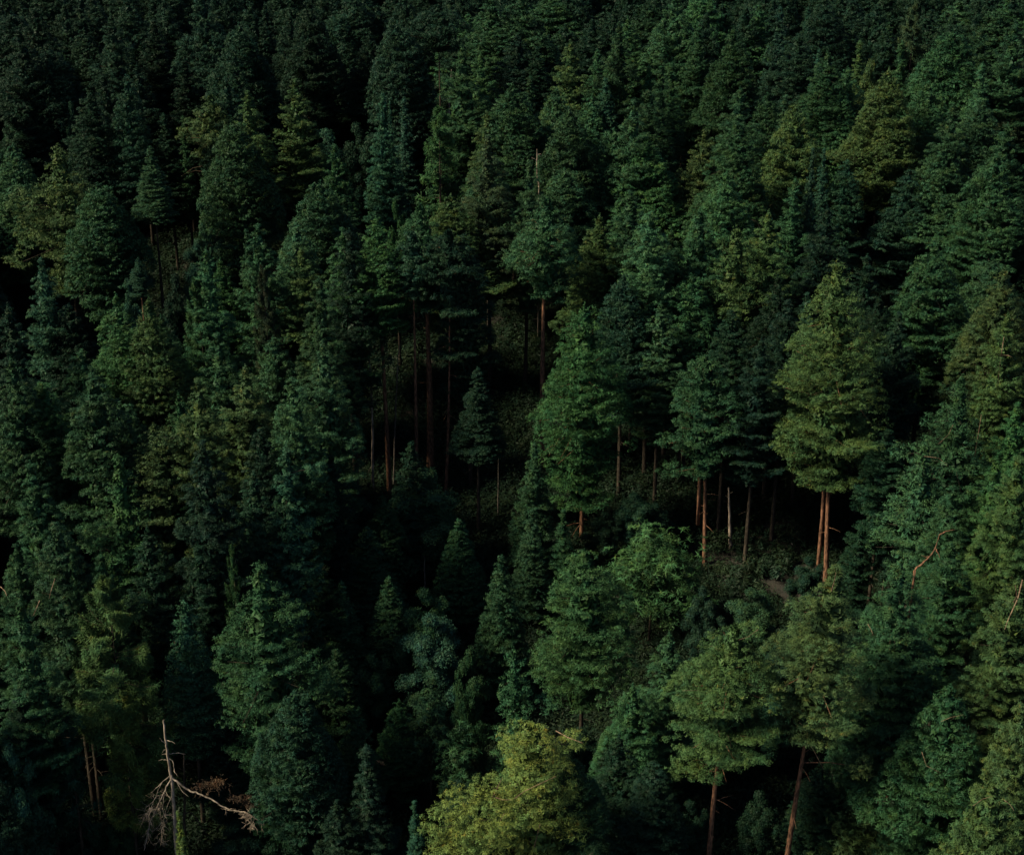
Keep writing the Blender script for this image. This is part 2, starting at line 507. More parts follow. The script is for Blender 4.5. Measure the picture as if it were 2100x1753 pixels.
def make_tree(i, x, y, w, yb, kind, tint, H, opts, label):
    global total
    rng = np.random.default_rng(1000 + i)
    H = H or 21.0 * (1 + (.05 if opts.get('lead') else .13) * math.sin(i * 2.399))
    d = dist_for_top(y, H)
    s_top = slant(d, 0.2 * d + H)
    X = (x - 1050.0) / FPX * s_top
    gz = float(ground(X, d))
    px = s_top / FPX
    R = w * px * (1.18 if y < 900 and not opts.get('lead') else 1.0)
    zb = CAM_H - (d - .5 * R) * math.tan(ang(yb)) - gz
    H = CAM_H - d * math.tan(ang(y)) - gz
    zb = max(.3, min(zb, H - 1.5 * R if H - 1.5 * R > .3 else H * .3))
    is_open = opts.get('open')
    zlow = zb if is_open else min(zb, (.36 if H > 14 else .12) * H + .2)
    if kind in 'BC': zlow = min(zlow, .08 * H)
    ub = (H - zb) / (H - zlow)
    if not is_open and kind in 'PSRHL':
        R = min(R / max(profile(kind, min(ub, .6)), .62), R * 1.16)
    lean = opts.get('lean', 0.0) * px            # metres the foot sits right of the tip
    bx, by = rng.normal(0, .006 * H, 2)
    name, cat = KIND[kind]
    root = empty(name, (X + lean, d, gz))
    root.rotation_euler.y = -math.asin(lean / H) + (0 if 'lean' in opts or 'bare' in opts else rng.normal(0, .012))
    root.rotation_euler.x = 0 if 'bare' in opts else rng.normal(0, .012)
    tag(root, label, cat, GROUP[name])
    c = np.array(TINT[tint]) * (rng.uniform(.9, 1.12) if opts.get('lead') else float(np.clip(rng.lognormal(-.02, .20), .65, 1.4))) * rng.uniform(.94, 1.06, 3)
    label_lead = opts.get('lead')
    unique = 'lobes' in opts or kind in 'CH' or (kind == 'L' and w > 45) or (is_open and kind in 'PSR' and not .62 < (H - zlow) / PL * 2.7 / R < 1.6)
    limb_tubes = []
    if not unique:
        bx = by = 0.0
    def axis(z):
        u = z / H
        return (bx * math.sin(u * 3.1), by * math.sin(u * 3.1))
    def loc(qx, qy, yo=0.0):
        z = CAM_H - (d + yo) * math.tan(ang(qy)) - gz
        return np.array([px_x(qx, d + yo, z + gz) - X - lean * (1 - z / H), yo, z])
    n = int(min(80000, max(12000, 2 * w * (yb - y) * opts.get('dens', .36) * 2.0)))
    if unique:
        if kind in 'PSRH':
            rc = max(.26, 9.5 * px)
            C, S, W, limbs = crown_clumps(kind, R - .3 * rc, zlow, H, rc, axis, rng)
            for (lx, ly, lr, lrz, ld) in opts.get('lobes', []):   # extra boughs: offset in crown px from the tip
                c0 = loc(lx, ly, ld * px); m = int(26 * lr * lrz / 500) + 6
                dd = unit(rng.normal(size=(m, 3))) * rng.uniform(.3, 1, (m, 1)) ** .5
                C = np.concatenate([C, c0 + dd * np.array([lr, lr, lrz]) * px])
                S = np.concatenate([S, rc * rng.uniform(.7, 1.1, m)]); W = np.concatenate([W, np.ones(m)])
                A0 = axis(c0[2])
                limbs.append(((A0[0], A0[1], c0[2] - .5), tuple(c0 * .5 + np.array([A0[0], A0[1], c0[2] - .4]) * .5), tuple(c0 - np.array([0, 0, .2])), .05))
            V, tone = clump_blades(C, S, W, n, .85, rng, flat=.66 if kind != 'H' else .8, top=.3, needle=.22 if kind != 'H' else .5, lmax=5.6 * px if kind != 'H' else 3.6 * px)
            Vi, ti = inner_blades(kind, R, zlow, H, axis, rng)
            V = np.concatenate([V, Vi]); tone = np.concatenate([tone, ti])
            for a, m_, b_, r_ in limbs:
                limb_tubes.append((np.array([a, m_, b_]), np.array([r_, r_ * .65, r_ * .25]), 3))
        elif kind == 'L':
            V, tone, limbs = larch_blades(R, zlow, H, int(n * 1.2), axis, px, rng)
            limb_tubes = [(p_, r_, 3) for p_, r_ in limbs]
        elif kind == 'C':
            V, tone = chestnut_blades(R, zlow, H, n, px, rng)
        else:
            V, tone = broad_blades(R, zlow, H, n, px, rng)
        link('crown', tri_mesh('crown', V, tone), M_FOL, root, tuple(c))
        total += len(V)
    else:
        asp = (H - zlow) / R
        if kind == 'P' and not label_lead and i % 4 == 0: kind = 'R'       # some crowns have lost their leader and round off
        opts_a = {'P': (4.2, 5.6, 7.2), 'S': (5.2, 8.5), 'R': (4.0, 6.0), 'L': (5.0,), 'B': (1.9, 3.2)}[kind]
        aspect = min(opts_a, key=lambda v: abs(math.log(v / asp)))
        me, lm, Rp = prototype(kind, int(rng.integers(0, {'P': 3, 'S': 2}.get(kind, 1))), aspect)
        o = link('crown', me, M_FOL, root, tuple(c))
        o.location = (0, 0, zlow)
        o.scale = (R / Rp * rng.choice([-1, 1]), R / Rp, (H - zlow) / PL)
        o.rotation_euler.z = rng.uniform(0, 6.28)
        if lm:
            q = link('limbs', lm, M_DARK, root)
            tag(q, kind='stuff')
            q.location = o.location; q.scale = o.scale; q.rotation_euler.z = o.rotation_euler.z
    # trunk with a few dead stubs below the crown
    r0 = opts.get('tr', 0) * px or max(.08, min(.20, .0085 * H + .02))
    ztop = H - .10 * (H - zlow) if kind in 'PSRHL' else zlow + .6 * (H - zlow)
    zz = np.linspace(-.6, ztop, 12)
    pts = np.array([(*axis(max(z, 0)), z) for z in zz])
    rad = r0 * (1 - .93 * (np.maximum(zz, 0) / max(ztop, 1)) ** 1.1) * rng.uniform(.95, 1.05, 12)
    rad[0] *= 1.25
    tubes = [(pts, rad, 9)]
    if kind in 'PSR' and zlow > 2.5:
        for k in range(int(rng.integers(4, 9))):
            z = zlow * rng.uniform(.45, 1.0); a = rng.uniform(0, 6.28); ln = rng.uniform(.4, 1.5)
            o = np.array([*axis(z), z]); v = np.array([math.cos(a), math.sin(a), rng.uniform(-.35, .2)])
            tubes.append((np.array([o, o + v * ln * .5, o + v * ln + np.array([0, 0, -.1 * ln])]), np.array([.03, .02, .008]), 3))
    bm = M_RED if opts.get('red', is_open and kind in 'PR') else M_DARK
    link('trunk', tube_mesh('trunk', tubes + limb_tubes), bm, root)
    for tw, tr_ in opts.get('twin', []):             # a second stem beside the first
        P = np.array([loc(qx, qy, .25) for qx, qy in tw])
        link('trunk', tube_mesh('trunk', [(P, np.linspace(tr_ * .8, tr_, len(P)) * px, 8)]), bm, root)
    for bpx in opts.get('bare', []):                 # bare boughs seen against the needles, starting inside the crown
        m = len(bpx)
        P = np.array([loc(qx, qy, -R * opts.get('bd', .75) * (.45 + .55 * k / max(1, m - 1))) for k, (qx, qy) in enumerate(bpx)])
        P[:, 1] += rng.normal(0, .06, m)
        k = opts.get('br', .055) * .36
        link('bare_branch', tube_mesh('bare_branch', [(P, np.linspace(k, k * .35, m), 5)]), M_LIMB, root)
    return root

# ------------------------------------------------------------------ the trees, from the far rows to the near ones
# tip x, tip y, half width, lower edge, kind, tint, height (0: about 21 m), options, (label, short name) for those that stand out
T = []
def t(x, y, w, yb, kind='P', tint=1, H=0, lab=None, **o):
    T.append([x, y, w, yb, kind, tint, H, o, lab])

# --- far rows, left: the corner's shade is put into their dark tint
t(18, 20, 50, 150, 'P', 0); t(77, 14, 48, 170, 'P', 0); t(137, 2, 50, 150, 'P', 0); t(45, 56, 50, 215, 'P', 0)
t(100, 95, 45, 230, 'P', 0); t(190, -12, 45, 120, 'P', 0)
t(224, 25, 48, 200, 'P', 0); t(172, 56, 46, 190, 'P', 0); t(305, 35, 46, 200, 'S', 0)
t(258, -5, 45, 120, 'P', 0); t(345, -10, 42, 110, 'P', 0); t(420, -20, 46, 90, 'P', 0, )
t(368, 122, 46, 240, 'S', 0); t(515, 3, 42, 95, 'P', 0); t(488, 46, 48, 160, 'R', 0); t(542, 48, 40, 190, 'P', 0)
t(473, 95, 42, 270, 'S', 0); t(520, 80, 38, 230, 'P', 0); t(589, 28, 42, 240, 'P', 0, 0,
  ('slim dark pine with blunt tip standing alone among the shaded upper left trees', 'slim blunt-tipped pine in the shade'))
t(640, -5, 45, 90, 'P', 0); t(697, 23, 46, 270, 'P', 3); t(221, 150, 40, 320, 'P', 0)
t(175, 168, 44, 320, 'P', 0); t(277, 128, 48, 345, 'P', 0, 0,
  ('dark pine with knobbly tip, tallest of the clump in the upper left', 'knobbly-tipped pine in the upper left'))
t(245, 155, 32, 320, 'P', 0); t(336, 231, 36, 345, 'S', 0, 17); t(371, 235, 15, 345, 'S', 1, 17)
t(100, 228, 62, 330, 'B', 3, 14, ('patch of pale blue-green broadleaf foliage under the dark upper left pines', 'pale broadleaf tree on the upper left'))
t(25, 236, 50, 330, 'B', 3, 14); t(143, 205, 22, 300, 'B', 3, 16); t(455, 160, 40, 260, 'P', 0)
# --- far rows, middle
t(771, 8, 44, 130, 'P', 0); t(824, 42, 52, 210, 'P', 0); t(753, 67, 42, 220, 'P', 0); t(715, -20, 44, 80, 'P', 0)
t(782, 188, 40, 340, 'S', 3, 0, ('slender blue-green spruce with pointed tip beside two thinner spires', 'slender blue-green spruce'))
t(824, 200, 24, 320, 'S', 3, 19); t(803, 204, 11, 300, 'S', 3, 18); t(668, 262, 55, 370, 'B', 3, 13)
t(730, 250, 40, 360, 'B', 0, 14); t(897, 8, 52, 85, 'P', 0, 0, None, lean=2, red=False, open=True); t(960, 26, 62, 150, 'P', 1)
t(1013, -8, 60, 130, 'P', 1); t(1070, -15, 60, 120, 'P', 1); t(1132, -6, 60, 110, 'P', 1)
t(945, 90, 45, 220, 'P', 1); t(1060, 70, 50, 200, 'P', 0)
t(981, 106, 48, 280, 'P', 5, 0, ('clean conical mid green pine just right of the bare dead spire', 'conical pine beside the dead spire'))
t(894, 222, 48, 440, 'L', 5, 0, ('feathery yellow-green larch with drooping sprays left of the dead spire', 'feathery upper larch'))
t(999, 228, 46, 420, 'P', 2, 0, ('pine with a bright golden tip right of the feathery upper larch', 'golden-tipped pine'))
t(1055, 165, 55, 310, 'P', 1); t(1082, 152, 28, 240, 'S', 1); t(1100, 96, 42, 190, 'S', 0)
t(1174, 82, 52, 245, 'P', 2, 0, ('large olive pine with a pale dense top in the upper middle', 'pale-topped upper middle pine'))
t(1216, 100, 32, 210, 'S', 1); t(1146, 176, 48, 340, 'P', 1); t(1178, 220, 52, 395, 'P', 1)
t(1248, 160, 42, 280, 'S', 3, 0, ('neat dark blue-green cone of a spruce between taller olive pines', 'neat blue-green cone'))
t(1262, 45, 38, 170, 'P', 1); t(1292, 32, 38, 180, 'P', 1); t(1332, 2, 52, 170, 'P', 1)
t(1353, 112, 32, 260, 'S', 1); t(1332, 133, 26, 260, 'P', 1); t(1383, 128, 30, 230, 'S', 1)
t(1332, 187, 42, 310, 'P', 1, 0, None); t(1206, 196, 36, 300, 'P', 1); t(1297, 203, 42, 330, 'P', 1)
t(1325, 275, 78, 450, 'P', 5, 0, ('wide spreading mid green pine with starry tip in the middle of the picture', 'wide spreading pine'))
t(1258, 262, 46, 395, 'P', 1); t(1002, 277, 46, 440, 'P', 4); t(999, 326, 56, 490, 'P', 1)
t(1079, 326, 40, 500, 'P', 1, 0, ('narrow column-shaped pine with blunt top near the brown dead bough', 'column-shaped pine'))
t(1160, 345, 58, 430, 'R', 1, 19); t(932, 394, 58, 520, 'P', 2); t(810, 405, 28, 470, 'B', 5, 17,
  ('small round bright green broadleaf crown behind the group with bare red trunks', 'round bright green crown'))
# --- far rows, right
t(1409, 65, 42, 190, 'P', 1); t(1440, 54, 42, 200, 'S', 1); t(1511, 52, 42, 190, 'P', 1); t(1483, 5, 42, 120, 'P', 1)
t(1390, -10, 45, 100, 'P', 1); t(1440, -15, 45, 90, 'P', 1)
t(1563, 6, 62, 190, 'P', 1, 0, ('broad layered green pine near the top edge right of centre', 'broad layered pine at the top'))
t(1609, 10, 38, 165, 'S', 3); t(1654, 14, 28, 120, 'S', 3); t(1640, 70, 40, 190, 'P', 0)
t(1700, -10, 46, 90, 'P', 0); t(1750, -15, 40, 60, 'P', 0); t(1740, 40, 36, 130, 'S', 0, 17); t(1790, 30, 30, 120, 'S', 0, 16)
t(1878, 4, 42, 125, 'L', 4, 0, ('greyish thin larch at the top edge in the upper right', 'greyish upper right larch'))
t(1825, 45, 30, 150, 'S', 1, 18); t(1970, 0, 72, 70, 'P', 1); t(1956, 58, 56, 170, 'P', 1); t(2010, 54, 52, 160, 'P', 1)
t(2070, -5, 60, 110, 'P', 1); t(2085, 50, 45, 170, 'P', 1); t(2030, 15, 45, 120, 'P', 1)
t(1675, 97, 32, 215, 'P', 3, 0, ('slim blue-grey pine with knobbly outline leftmost of the bright upper right cluster', 'slim blue-grey pine'))
t(1703, 100, 48, 270, 'P', 1); t(1770, 80, 30, 210, 'S', 2, 0, ('sharp yellow-green spire beside the golden broadleaf in the upper right', 'sharp yellow-green spire'))
t(1784, 118, 45, 215, 'B', 2, 19, ('golden-green broadleaf tree tucked behind the sharp yellow-green spire', 'golden broadleaf'))
t(1745, 135, 42, 270, 'P', 1); t(1858, 82, 36, 250, 'S', 1, 0, ('dark slender spruce with ragged tip right of the sharp yellow-green spire', 'ragged slender spruce'))
t(1826, 138, 66, 430, 'P', 2, 25, ('tall olive pine with a long dark bare trunk below it in the upper right', 'olive pine with long dark trunk'), lean=0, red=False, tr=5, open=True)
t(1928, 100, 62, 225, 'P', 1); t(1910, 163, 56, 280, 'P', 1); t(2015, 128, 42, 235, 'S', 1)
t(2089, 107, 60, 240, 'P', 4, 0, ('brownish olive pine crown cut by the right edge near the top', 'brownish pine at the right edge'))
t(1514, 177, 52, 320, 'P', 1, 0, ('pine with a neat green pyramid top right of centre, above the ragged slope', 'neat pyramid pine'))
t(1574, 188, 38, 300, 'P', 1); t(1612, 195, 26, 320, 'S', 1); t(1640, 206, 50, 345, 'P', 2)
t(1717, 188, 44, 400, 'P', 1); t(1507, 248, 62, 440, 'P', 1); t(1448, 262, 52, 420, 'P', 2); t(1619, 282, 52, 430, 'P', 1)
t(1667, 304, 18, 460, 'S', 3, 0); t(1695, 304, 22, 500, 'S', 3, 0, ('thin feathery spire, right of a pair of twin pale spires', 'twin pale spires'))
t(1490, 350, 62, 540, 'P', 1); t(1633, 360, 44, 560, 'P', 1, 0, ('narrow pine with a pale pointed top below the twin spires', 'narrow pale-topped pine'))
t(2012, 202, 58, 345, 'P', 1, 0, ('dense rounded green pine in the upper right, pale on its left side', 'dense rounded right pine'))
t(1952, 210, 44, 330, 'P', 1); t(1931, 290, 68, 520, 'P', 1, 0, ('broad pale green pyramid of a pine right of the dark gap with a trunk', 'broad pale pyramid'))
t(2064, 250, 44, 345, 'P', 1); t(2040, 310, 78, 500, 'P', 1, 0, ('large shaggy green pine by the right edge, its top flat and broken', 'large shaggy right pine'))
t(1860, 343, 45, 470, 'P', 0); t(1425, 420, 50, 560, 'P', 1); t(1700, 420, 45, 560, 'P', 0); t(1740, 330, 36, 480, 'P', 0)
# --- second band, left
t(508, 186, 58, 450, 'P', 2, 0, ('tall olive pine with rounded lit top right of the pale bare trunk', 'rounded olive pine'))
t(432, 194, 54, 340, 'P', 2, 0, ('olive pine on a pale slender bare trunk in the upper left', 'pine with pale bare trunk'), tr=4.5, bd=.1, bare=[[(416, 340), (395, 345), (372, 362)], [(417, 352), (400, 350), (385, 356)]], open=True)
t(603, 160, 56, 420, 'P', 2, 0, ('symmetrical olive cone of a pine with sharp tip in the upper left half', 'sharp olive cone'))
t(487, 242, 60, 500, 'P', 1); t(690, 294, 36, 500, 'P', 1); t(112, 294, 82, 590, 'P', 2, 0,
  ('massive olive-green pine with a flat bushy top by the left edge', 'massive bushy left pine'), lobes=[(40, 420, 40, 30, -20)])
t(28, 291, 52, 470, 'P', 1); t(213, 371, 54, 500, 'P', 1); t(300, 300, 42, 460, 'S', 1, 0,
  ('thin spruce on a long thin trunk in the left half', 'thin long-trunked spruce'), open=True)
t(422, 378, 32, 500, 'B', 3, 14, ('ivy-like leafy column climbing beneath the pale bare trunk', 'ivy-like leafy column'))
t(408, 488, 42, 600, 'B', 3, 12); t(640, 369, 62, 560, 'P', 1); t(715, 400, 38, 540, 'P', 1)
t(530, 458, 56, 640, 'P', 1, 0, ('mid green pine with broad shoulders above the yellow-lit pine', 'broad-shouldered pine'))
t(497, 472, 22, 600, 'S', 1); t(596, 460, 42, 620, 'P', 1); t(705, 463, 48, 620, 'P', 1)
t(617, 503, 62, 790, 'P', 2, 0, ('bright yellow-green pine, warmest of the left half, above its darker neighbours', 'bright yellow-green left pine'))
t(84, 530, 56, 720, 'P', 3, 0, ('blue-green shaggy pine on the left below the massive bushy pine', 'blue-green shaggy pine'))
t(280, 525, 19, 610, 'P', 3, 17, ('odd small blue-green tree with a bulbous top left of centre', 'odd bulb-topped tree'), dens=.6, open=True)
t(262, 570, 26, 640, 'B', 3, 13); t(410, 507, 42, 620, 'P', 1); t(455, 529, 46, 750, 'P', 5)
t(413, 570, 42, 680, 'L', 5, 0, ('fresh green feathery crown beside a yellow-green pine on the left', 'fresh green feathery crown'))
t(546, 545, 28, 660, 'L', 4); t(150, 620, 50, 720, 'P', 0); t(20, 620, 45, 740, 'P', 0); t(350, 560, 36, 680, 'B', 0, 14); t(330, 640, 45, 760, 'P', 1, 18)
t(666, 571, 42, 720, 'P', 1)
# --- the centre
t(869, 415, 62, 635, 'P', 1, 24, ('dark broad pine in the middle of the trunk group, top lit yellow', 'middle pine of the trunk group'), tr=9, open=True)
t(771, 440, 62, 690, 'P', 5, 24, ('pale green pine leftmost of the group on bare red trunks', 'left pine of the trunk group'), lean=8, tr=6, open=True)
t(918, 469, 66, 650, 'P', 0, 23, ('dark layered pine rightmost of the group on bare red trunks', 'right pine of the trunk group'), lean=-15, tr=4, open=True)
t(840, 470, 50, 610, 'P', 0, 23, open=True); t(708, 470, 42, 640, 'P', 0)
t(1123, 402, 66, 615, 'P', 1, 24, ('slender pine with pointed top on a long warm red trunk at centre', 'pine on a long warm red trunk'), tr=8, red=True, lean=-4, dens=.3,
  bd=.25, bare=[[(1117, 660), (1105, 655), (1092, 655)], [(1116, 682), (1104, 678), (1090, 680)], [(1120, 480), (1122, 500), (1119, 530)]], br=.08, open=True)
t(1227, 437, 56, 600, 'P', 2, 0, ('pine with golden blunt tip right of the long red trunk', 'golden blunt-tipped pine'))
t(1311, 391, 62, 660, 'P', 1); t(1265, 405, 32, 560, 'P', 1); t(1342, 437, 52, 640, 'P', 1); t(1381, 469, 44, 650, 'P', 1)
t(1283, 560, 52, 700, 'P', 0); t(1360, 614, 52, 815, 'P', 1, 18); t(1410, 560, 50, 700, 'P', 1)
t(1577, 429, 50, 580, 'P', 2, 0, None, bd=.6, bare=[[(1560, 470), (1552, 455), (1540, 450)]])
t(1511, 458, 88, 720, 'P', 2, 0, ('big bushy olive pine right of centre with a domed golden top', 'big domed olive pine'), lobes=[(1420, 590, 35, 22, -10)])
t(1423, 560, 50, 700, 'P', 1, 0, None)
t(1199, 621, 88, 1050, 'R', 5, 20.5, ('dense bright green pine with cauliflower boughs and golden crown at the centre', 'dense bright centre pine'), tr=5, lean=3,
  dens=.42, lobes=[(1105, 858, 26, 12, -20), (1140, 790, 26, 16, -30), (1262, 770, 24, 22, -10), (1150, 850, 40, 14, -60), (1240, 850, 40, 14, -40)], open=True)
t(1444, 726, 74, 985, 'R', 1, 17.5, ('flat-layered green pine on two thin bare trunks right of centre', 'flat-layered pine on two trunks'), lean=26, tr=5, twin=[([(1437, 930), (1434, 1000), (1431, 1075)], 4.2)], lobes=[(1525, 830, 22, 8, 5), (1370, 900, 30, 14, -20), (1385, 960, 36, 14, -25)],
  bd=.05, bare=[[(1447, 870), (1470, 872), (1500, 880)], [(1447, 868), (1425, 872), (1405, 880)]], open=True)
t(1719, 528, 105, 1000, 'P', 2, 26, ('tallest broad pine right of centre, standing in full above twin bare trunks', 'tallest broad pine'), tr=6, twin=[([(1692, 960), (1686, 1060), (1680, 1130), (1674, 1205)], 4.5)], lean=38, dens=.45, red=True,
  lobes=[(1640, 700, 30, 14, -20), (1630, 900, 40, 20, -20), (1790, 700, 34, 20, -15), (1760, 815, 40, 14, -50), (1690, 985, 50, 14, -30)], bd=.35,
  bare=[[(1708, 690), (1704, 750), (1700, 800)], [(1700, 775), (1685, 774), (1665, 776)], [(1715, 905 - 60), (1695, 820), (1685, 800), (1670, 805)]], br=.085, open=True)
t(1921, 497, 88, 745, 'P', 1, 0, ('broad green pine with layered golden edges right of the tallest pine', 'broad golden-edged pine'))
t(2036, 525, 52, 660, 'P', 1); t(2071, 543, 52, 700, 'P', 2); t(1800, 600, 45, 760, 'P', 0, 20); t(1840, 640, 45, 800, 'P', 0, 20); t(1620, 620, 42, 780, 'P', 0, 20); t(1560, 690, 45, 850, 'P', 0, 19)
t(2068, 638, 62, 880, 'P', 2, 0, ('olive pine with bare reddish trunk showing through near the right edge', 'right edge pine with reddish trunk'), red=True, tr=7,
  bd=.45, bare=[[(2058, 690), (2050, 740), (2046, 790)], [(2050, 730), (2066, 728), (2075, 732)]], br=.09)
t(1973, 765, 64, 980, 'P', 1, 0, ('pine with reaching flat boughs below the broad golden-edged pine', 'flat-boughed right pine'), lobes=[(1915, 860, 34, 14, -20), (1950, 800, 30, 12, -20)],
  bd=.8, bare=[[(2012, 850), (2008, 880), (1998, 940)], [(1955, 870), (1945, 890), (1925, 910)]])
t(1900, 905, 62, 1060, 'P', 1, 18, None, lobes=[(1860, 925, 40, 14, -10)], bare=[[(1895, 935), (1925, 940), (1945, 955)]])
t(2097, 918, 62, 1150, 'P', 2, 0); t(2040, 930, 56, 1130, 'P', 5); t(2088, 830, 52, 1000, 'P', 5); t(1960, 1000, 52, 1120, 'P', 1, 18)
t(1990, 985, 44, 1130, 'P', 5, 18)
# --- third band, left
t(235, 603, 68, 860, 'P', 5, 0, ('dark green pine with pointed top left of a matching pointed neighbour', 'pointed left pine'))
t(302, 603, 48, 740, 'P', 2); t(165, 720, 46, 830, 'P', 1, 19); t(14, 733, 58, 920, 'P', 1); t(519, 617, 48, 830, 'P', 1)
t(84, 782, 74, 1020, 'R', 5, 0, ('round-shouldered bright green pine near the left edge, halfway down', 'round-shouldered left pine'))
t(196, 768, 60, 950, 'P', 1); t(245, 824, 56, 980, 'R', 1, 19); t(400, 768, 52, 920, 'P', 2); t(368, 800, 48, 900, 'P', 1)
t(490, 747, 72, 980, 'P', 2, 0, ('pine with a dull golden flat-topped crown in the left half, middle height', 'dull golden flat-topped pine'))
t(662, 698, 68, 945, 'P', 1, 0, ('stout pine with forked pale tip left of the dark hollow', 'stout fork-tipped pine'))
t(560, 690, 55, 850, 'P', 1); t(440, 680, 50, 820, 'P', 1); t(590, 780, 48, 920, 'P', 1)
t(315, 866, 92, 1110, 'P', 2, 0, ('wide bushy olive pine with spreading flat top in the left half', 'wide flat-topped olive pine'), lobes=[(360, 900, 50, 18, -20)])
t(420, 905, 72, 1150, 'P', 0, 0); t(500, 960, 60, 1160, 'P', 0, 0); t(540, 880, 40, 1000, 'P', 0)
t(235, 930, 66, 1160, 'P', 5, 0, ('lime-lit pine with a tufted tip near the left edge', 'lime-lit tufted pine'), lobes=[(175, 1100, 28, 24, -10)])
t(589, 906, 52, 1210, 'P', 3, 22, ('slim blue-green pine with pale open boughs left of the dark hollow', 'slim blue-green pine'), lobes=[(648, 960, 20, 12, 0), (520, 1120, 20, 14, -15)], dens=.42)
t(63, 944, 60, 1080, 'P', 1); t(116, 1076, 60, 1260, 'P', 1); t(35, 1118, 58, 1280, 'P', 1); t(137, 1134, 25, 1260, 'S', 1, 20)
t(210, 1125, 42, 1240, 'P', 1, 20); t(475, 1118, 30, 1200, 'L', 5, 18); t(680, 930, 40, 1060, 'P', 0, 16); t(300, 1080, 60, 1240, 'P', 0, 19); t(400, 1110, 50, 1260, 'P', 0, 18)
# --- the dark hollow
t(978, 752, 52, 950, 'S', 0, 15, ('dim spruce with a thin leader in the dark hollow', 'dim spruce in the hollow'), tr=4.5, open=True)
t(880, 955, 82, 1150, 'B', 1, 10, ('dim leafy mass at the foot of the bare red trunks', 'dim leafy mass'), dens=.3)
t(845, 905, 60, 1060, 'S', 0, 12); t(1093, 902, 46, 1040, 'S', 1, 12, ('low dark spruce left of the centre pine trunk', 'low dark spruce'))
t(1086, 1045, 38, 1180, 'S', 1, 10); t(1153, 1045, 32, 1170, 'S', 1, 10); t(1027, 1136, 52, 1300, 'S', 1, 12,
  ('small grey-green spruce below the dark hollow, left of the rounded bright pine', 'small grey-green spruce'))
t(870, 1203, 64, 1340, 'B', 1, 10); t(885, 1255, 76, 1390, 'B', 3, 10, ('dark broadleaf with fine leaves below the hollow', 'fine-leaved dark broadleaf'))
t(964, 1324, 50, 1460, 'B', 1, 13); t(1300, 1010, 50, 1090, 'B', 0, 6); t(1345, 1030, 44, 1090, 'B', 0, 5)
t(750, 1080, 60, 1260, 'S', 1, 9); t(800, 1180, 50, 1300, 'S', 1, 9); t(700, 1190, 45, 1300, 'S', 1, 9); t(940, 1060, 50, 1180, 'S', 1, 9)
t(1240, 1050, 44, 1130, 'B', 0, 5); t(640, 1260, 45, 1400, 'S', 1, 9)
t(1340, 1073, 118, 1340, 'C', 5, 10, ('broad chestnut with starry yellow-green leaf clusters under the flat-layered pine', 'broad middle chestnut'), dens=.36)
t(1199, 1132, 92, 1470, 'R', 5, 17, ('rounded bright green pine with swelling stacked boughs left of the chestnut', 'rounded stacked pine'), dens=.48,
  lobes=[(1130, 1340, 36, 26, -25), (1215, 1395, 50, 18, -60), (1270, 1240, 40, 30, 0), (1260, 1370, 50, 24, -10), (1170, 1300, 40, 20, -50)])
t(1055, 1330, 40, 1480, 'R', 1, 14, ('small rounded green pine against the left flank of the stacked pine', 'small rounded pine'), lobes=[(1110, 1450, 40, 14, -10)])
t(876, 1379, 66, 1580, 'C', 1, 10, ('dark chestnut with fine starry leaves left of the bright yellow pine', 'dark lower chestnut'))
t(940, 1480, 56, 1600, 'C', 1, 9); t(1542, 1204, 64, 1300, 'B', 1, 8); t(1440, 1200, 40, 1320, 'B', 0, 8); t(1370, 1298, 64, 1500, 'P', 1, 15)
t(1300, 1400, 60, 1540, 'P', 1, 13); t(1270, 1500, 70, 1680, 'P', 0, 14); t(1340, 1560, 66, 1753, 'P', 0, 14); t(1660, 1140, 40, 1250, 'B', 0, 6); t(1480, 1260, 40, 1360, 'B', 0, 7)
# --- nearest trees, left
t(40, 1228, 62, 1430, 'P', 1, 0, ('pine at the left edge with short pale broken boughs', 'left edge pine with broken boughs'), bd=.9,
  bare=[[(112, 1188), (106, 1208), (100, 1228)], [(82, 1230), (76, 1245), (68, 1262)], [(0, 1205), (8, 1216), (16, 1219)]], br=.07)
t(217, 1195, 104, 1530, 'L', 7, 20, ('large feathery olive larch with long drooping boughs in the lower left', 'large lower left larch'), dens=.65, tr=3.5)
t(371, 1235, 58, 1500, 'H', 3, 17, ('dense dark bluish evergreen cone between the large larch and an olive pine', 'dense bluish cone'), dens=.5)
t(525, 1158, 104, 1450, 'P', 1, 0, ('full olive-green conical pine above the dead tree in the lower left', 'full olive lower left pine'), dens=.5,
  lobes=[(590, 1260, 40, 20, -10), (470, 1330, 44, 20, -20)])
t(238, 1430, 46, 1680, 'L', 6, 14, ('small yellow-green larch left of the dead tree', 'small yellow larch'), dens=.6)
t(590, 1420, 80, 1640, 'P', 0, 15); t(470, 1470, 60, 1650, 'P', 0, 9); t(690, 1640, 50, 1753, 'P', 0, 10); t(600, 1640, 60, 1753, 'B', 0, 7)
t(15, 1520, 56, 1753, 'B', 3, 15); t(60, 1600, 46, 1753, 'B', 3, 12); t(245, 1665, 40, 1753, 'B', 1, 6); t(30, 1400, 50, 1560, 'P', 0, 17); t(130, 1480, 50, 1640, 'L', 0, 14)
t(480, 1690, 60, 1753, 'B', 0, 5); t(368, 1666, 21, 1720, 'S', 6, 9.5, ('small bright yellow-green sapling top covering the foot of the dead tree', 'bright sapling at the dead tree'), dens=.9)
t(371, 1712, 26, 1790, 'S', 2, 8.6, None, dens=.9)
t(750, 1526, 54, 1740, 'S', 0, 13, ('dark spruce in the lower middle left of the blue-green sapling', 'dark lower middle spruce'))
t(855, 1642, 27, 1770, 'S', 3, 10, ('pale blue-green sapling with upright shoots beside the bright yellow pine', 'pale blue-green sapling'), dens=.9)
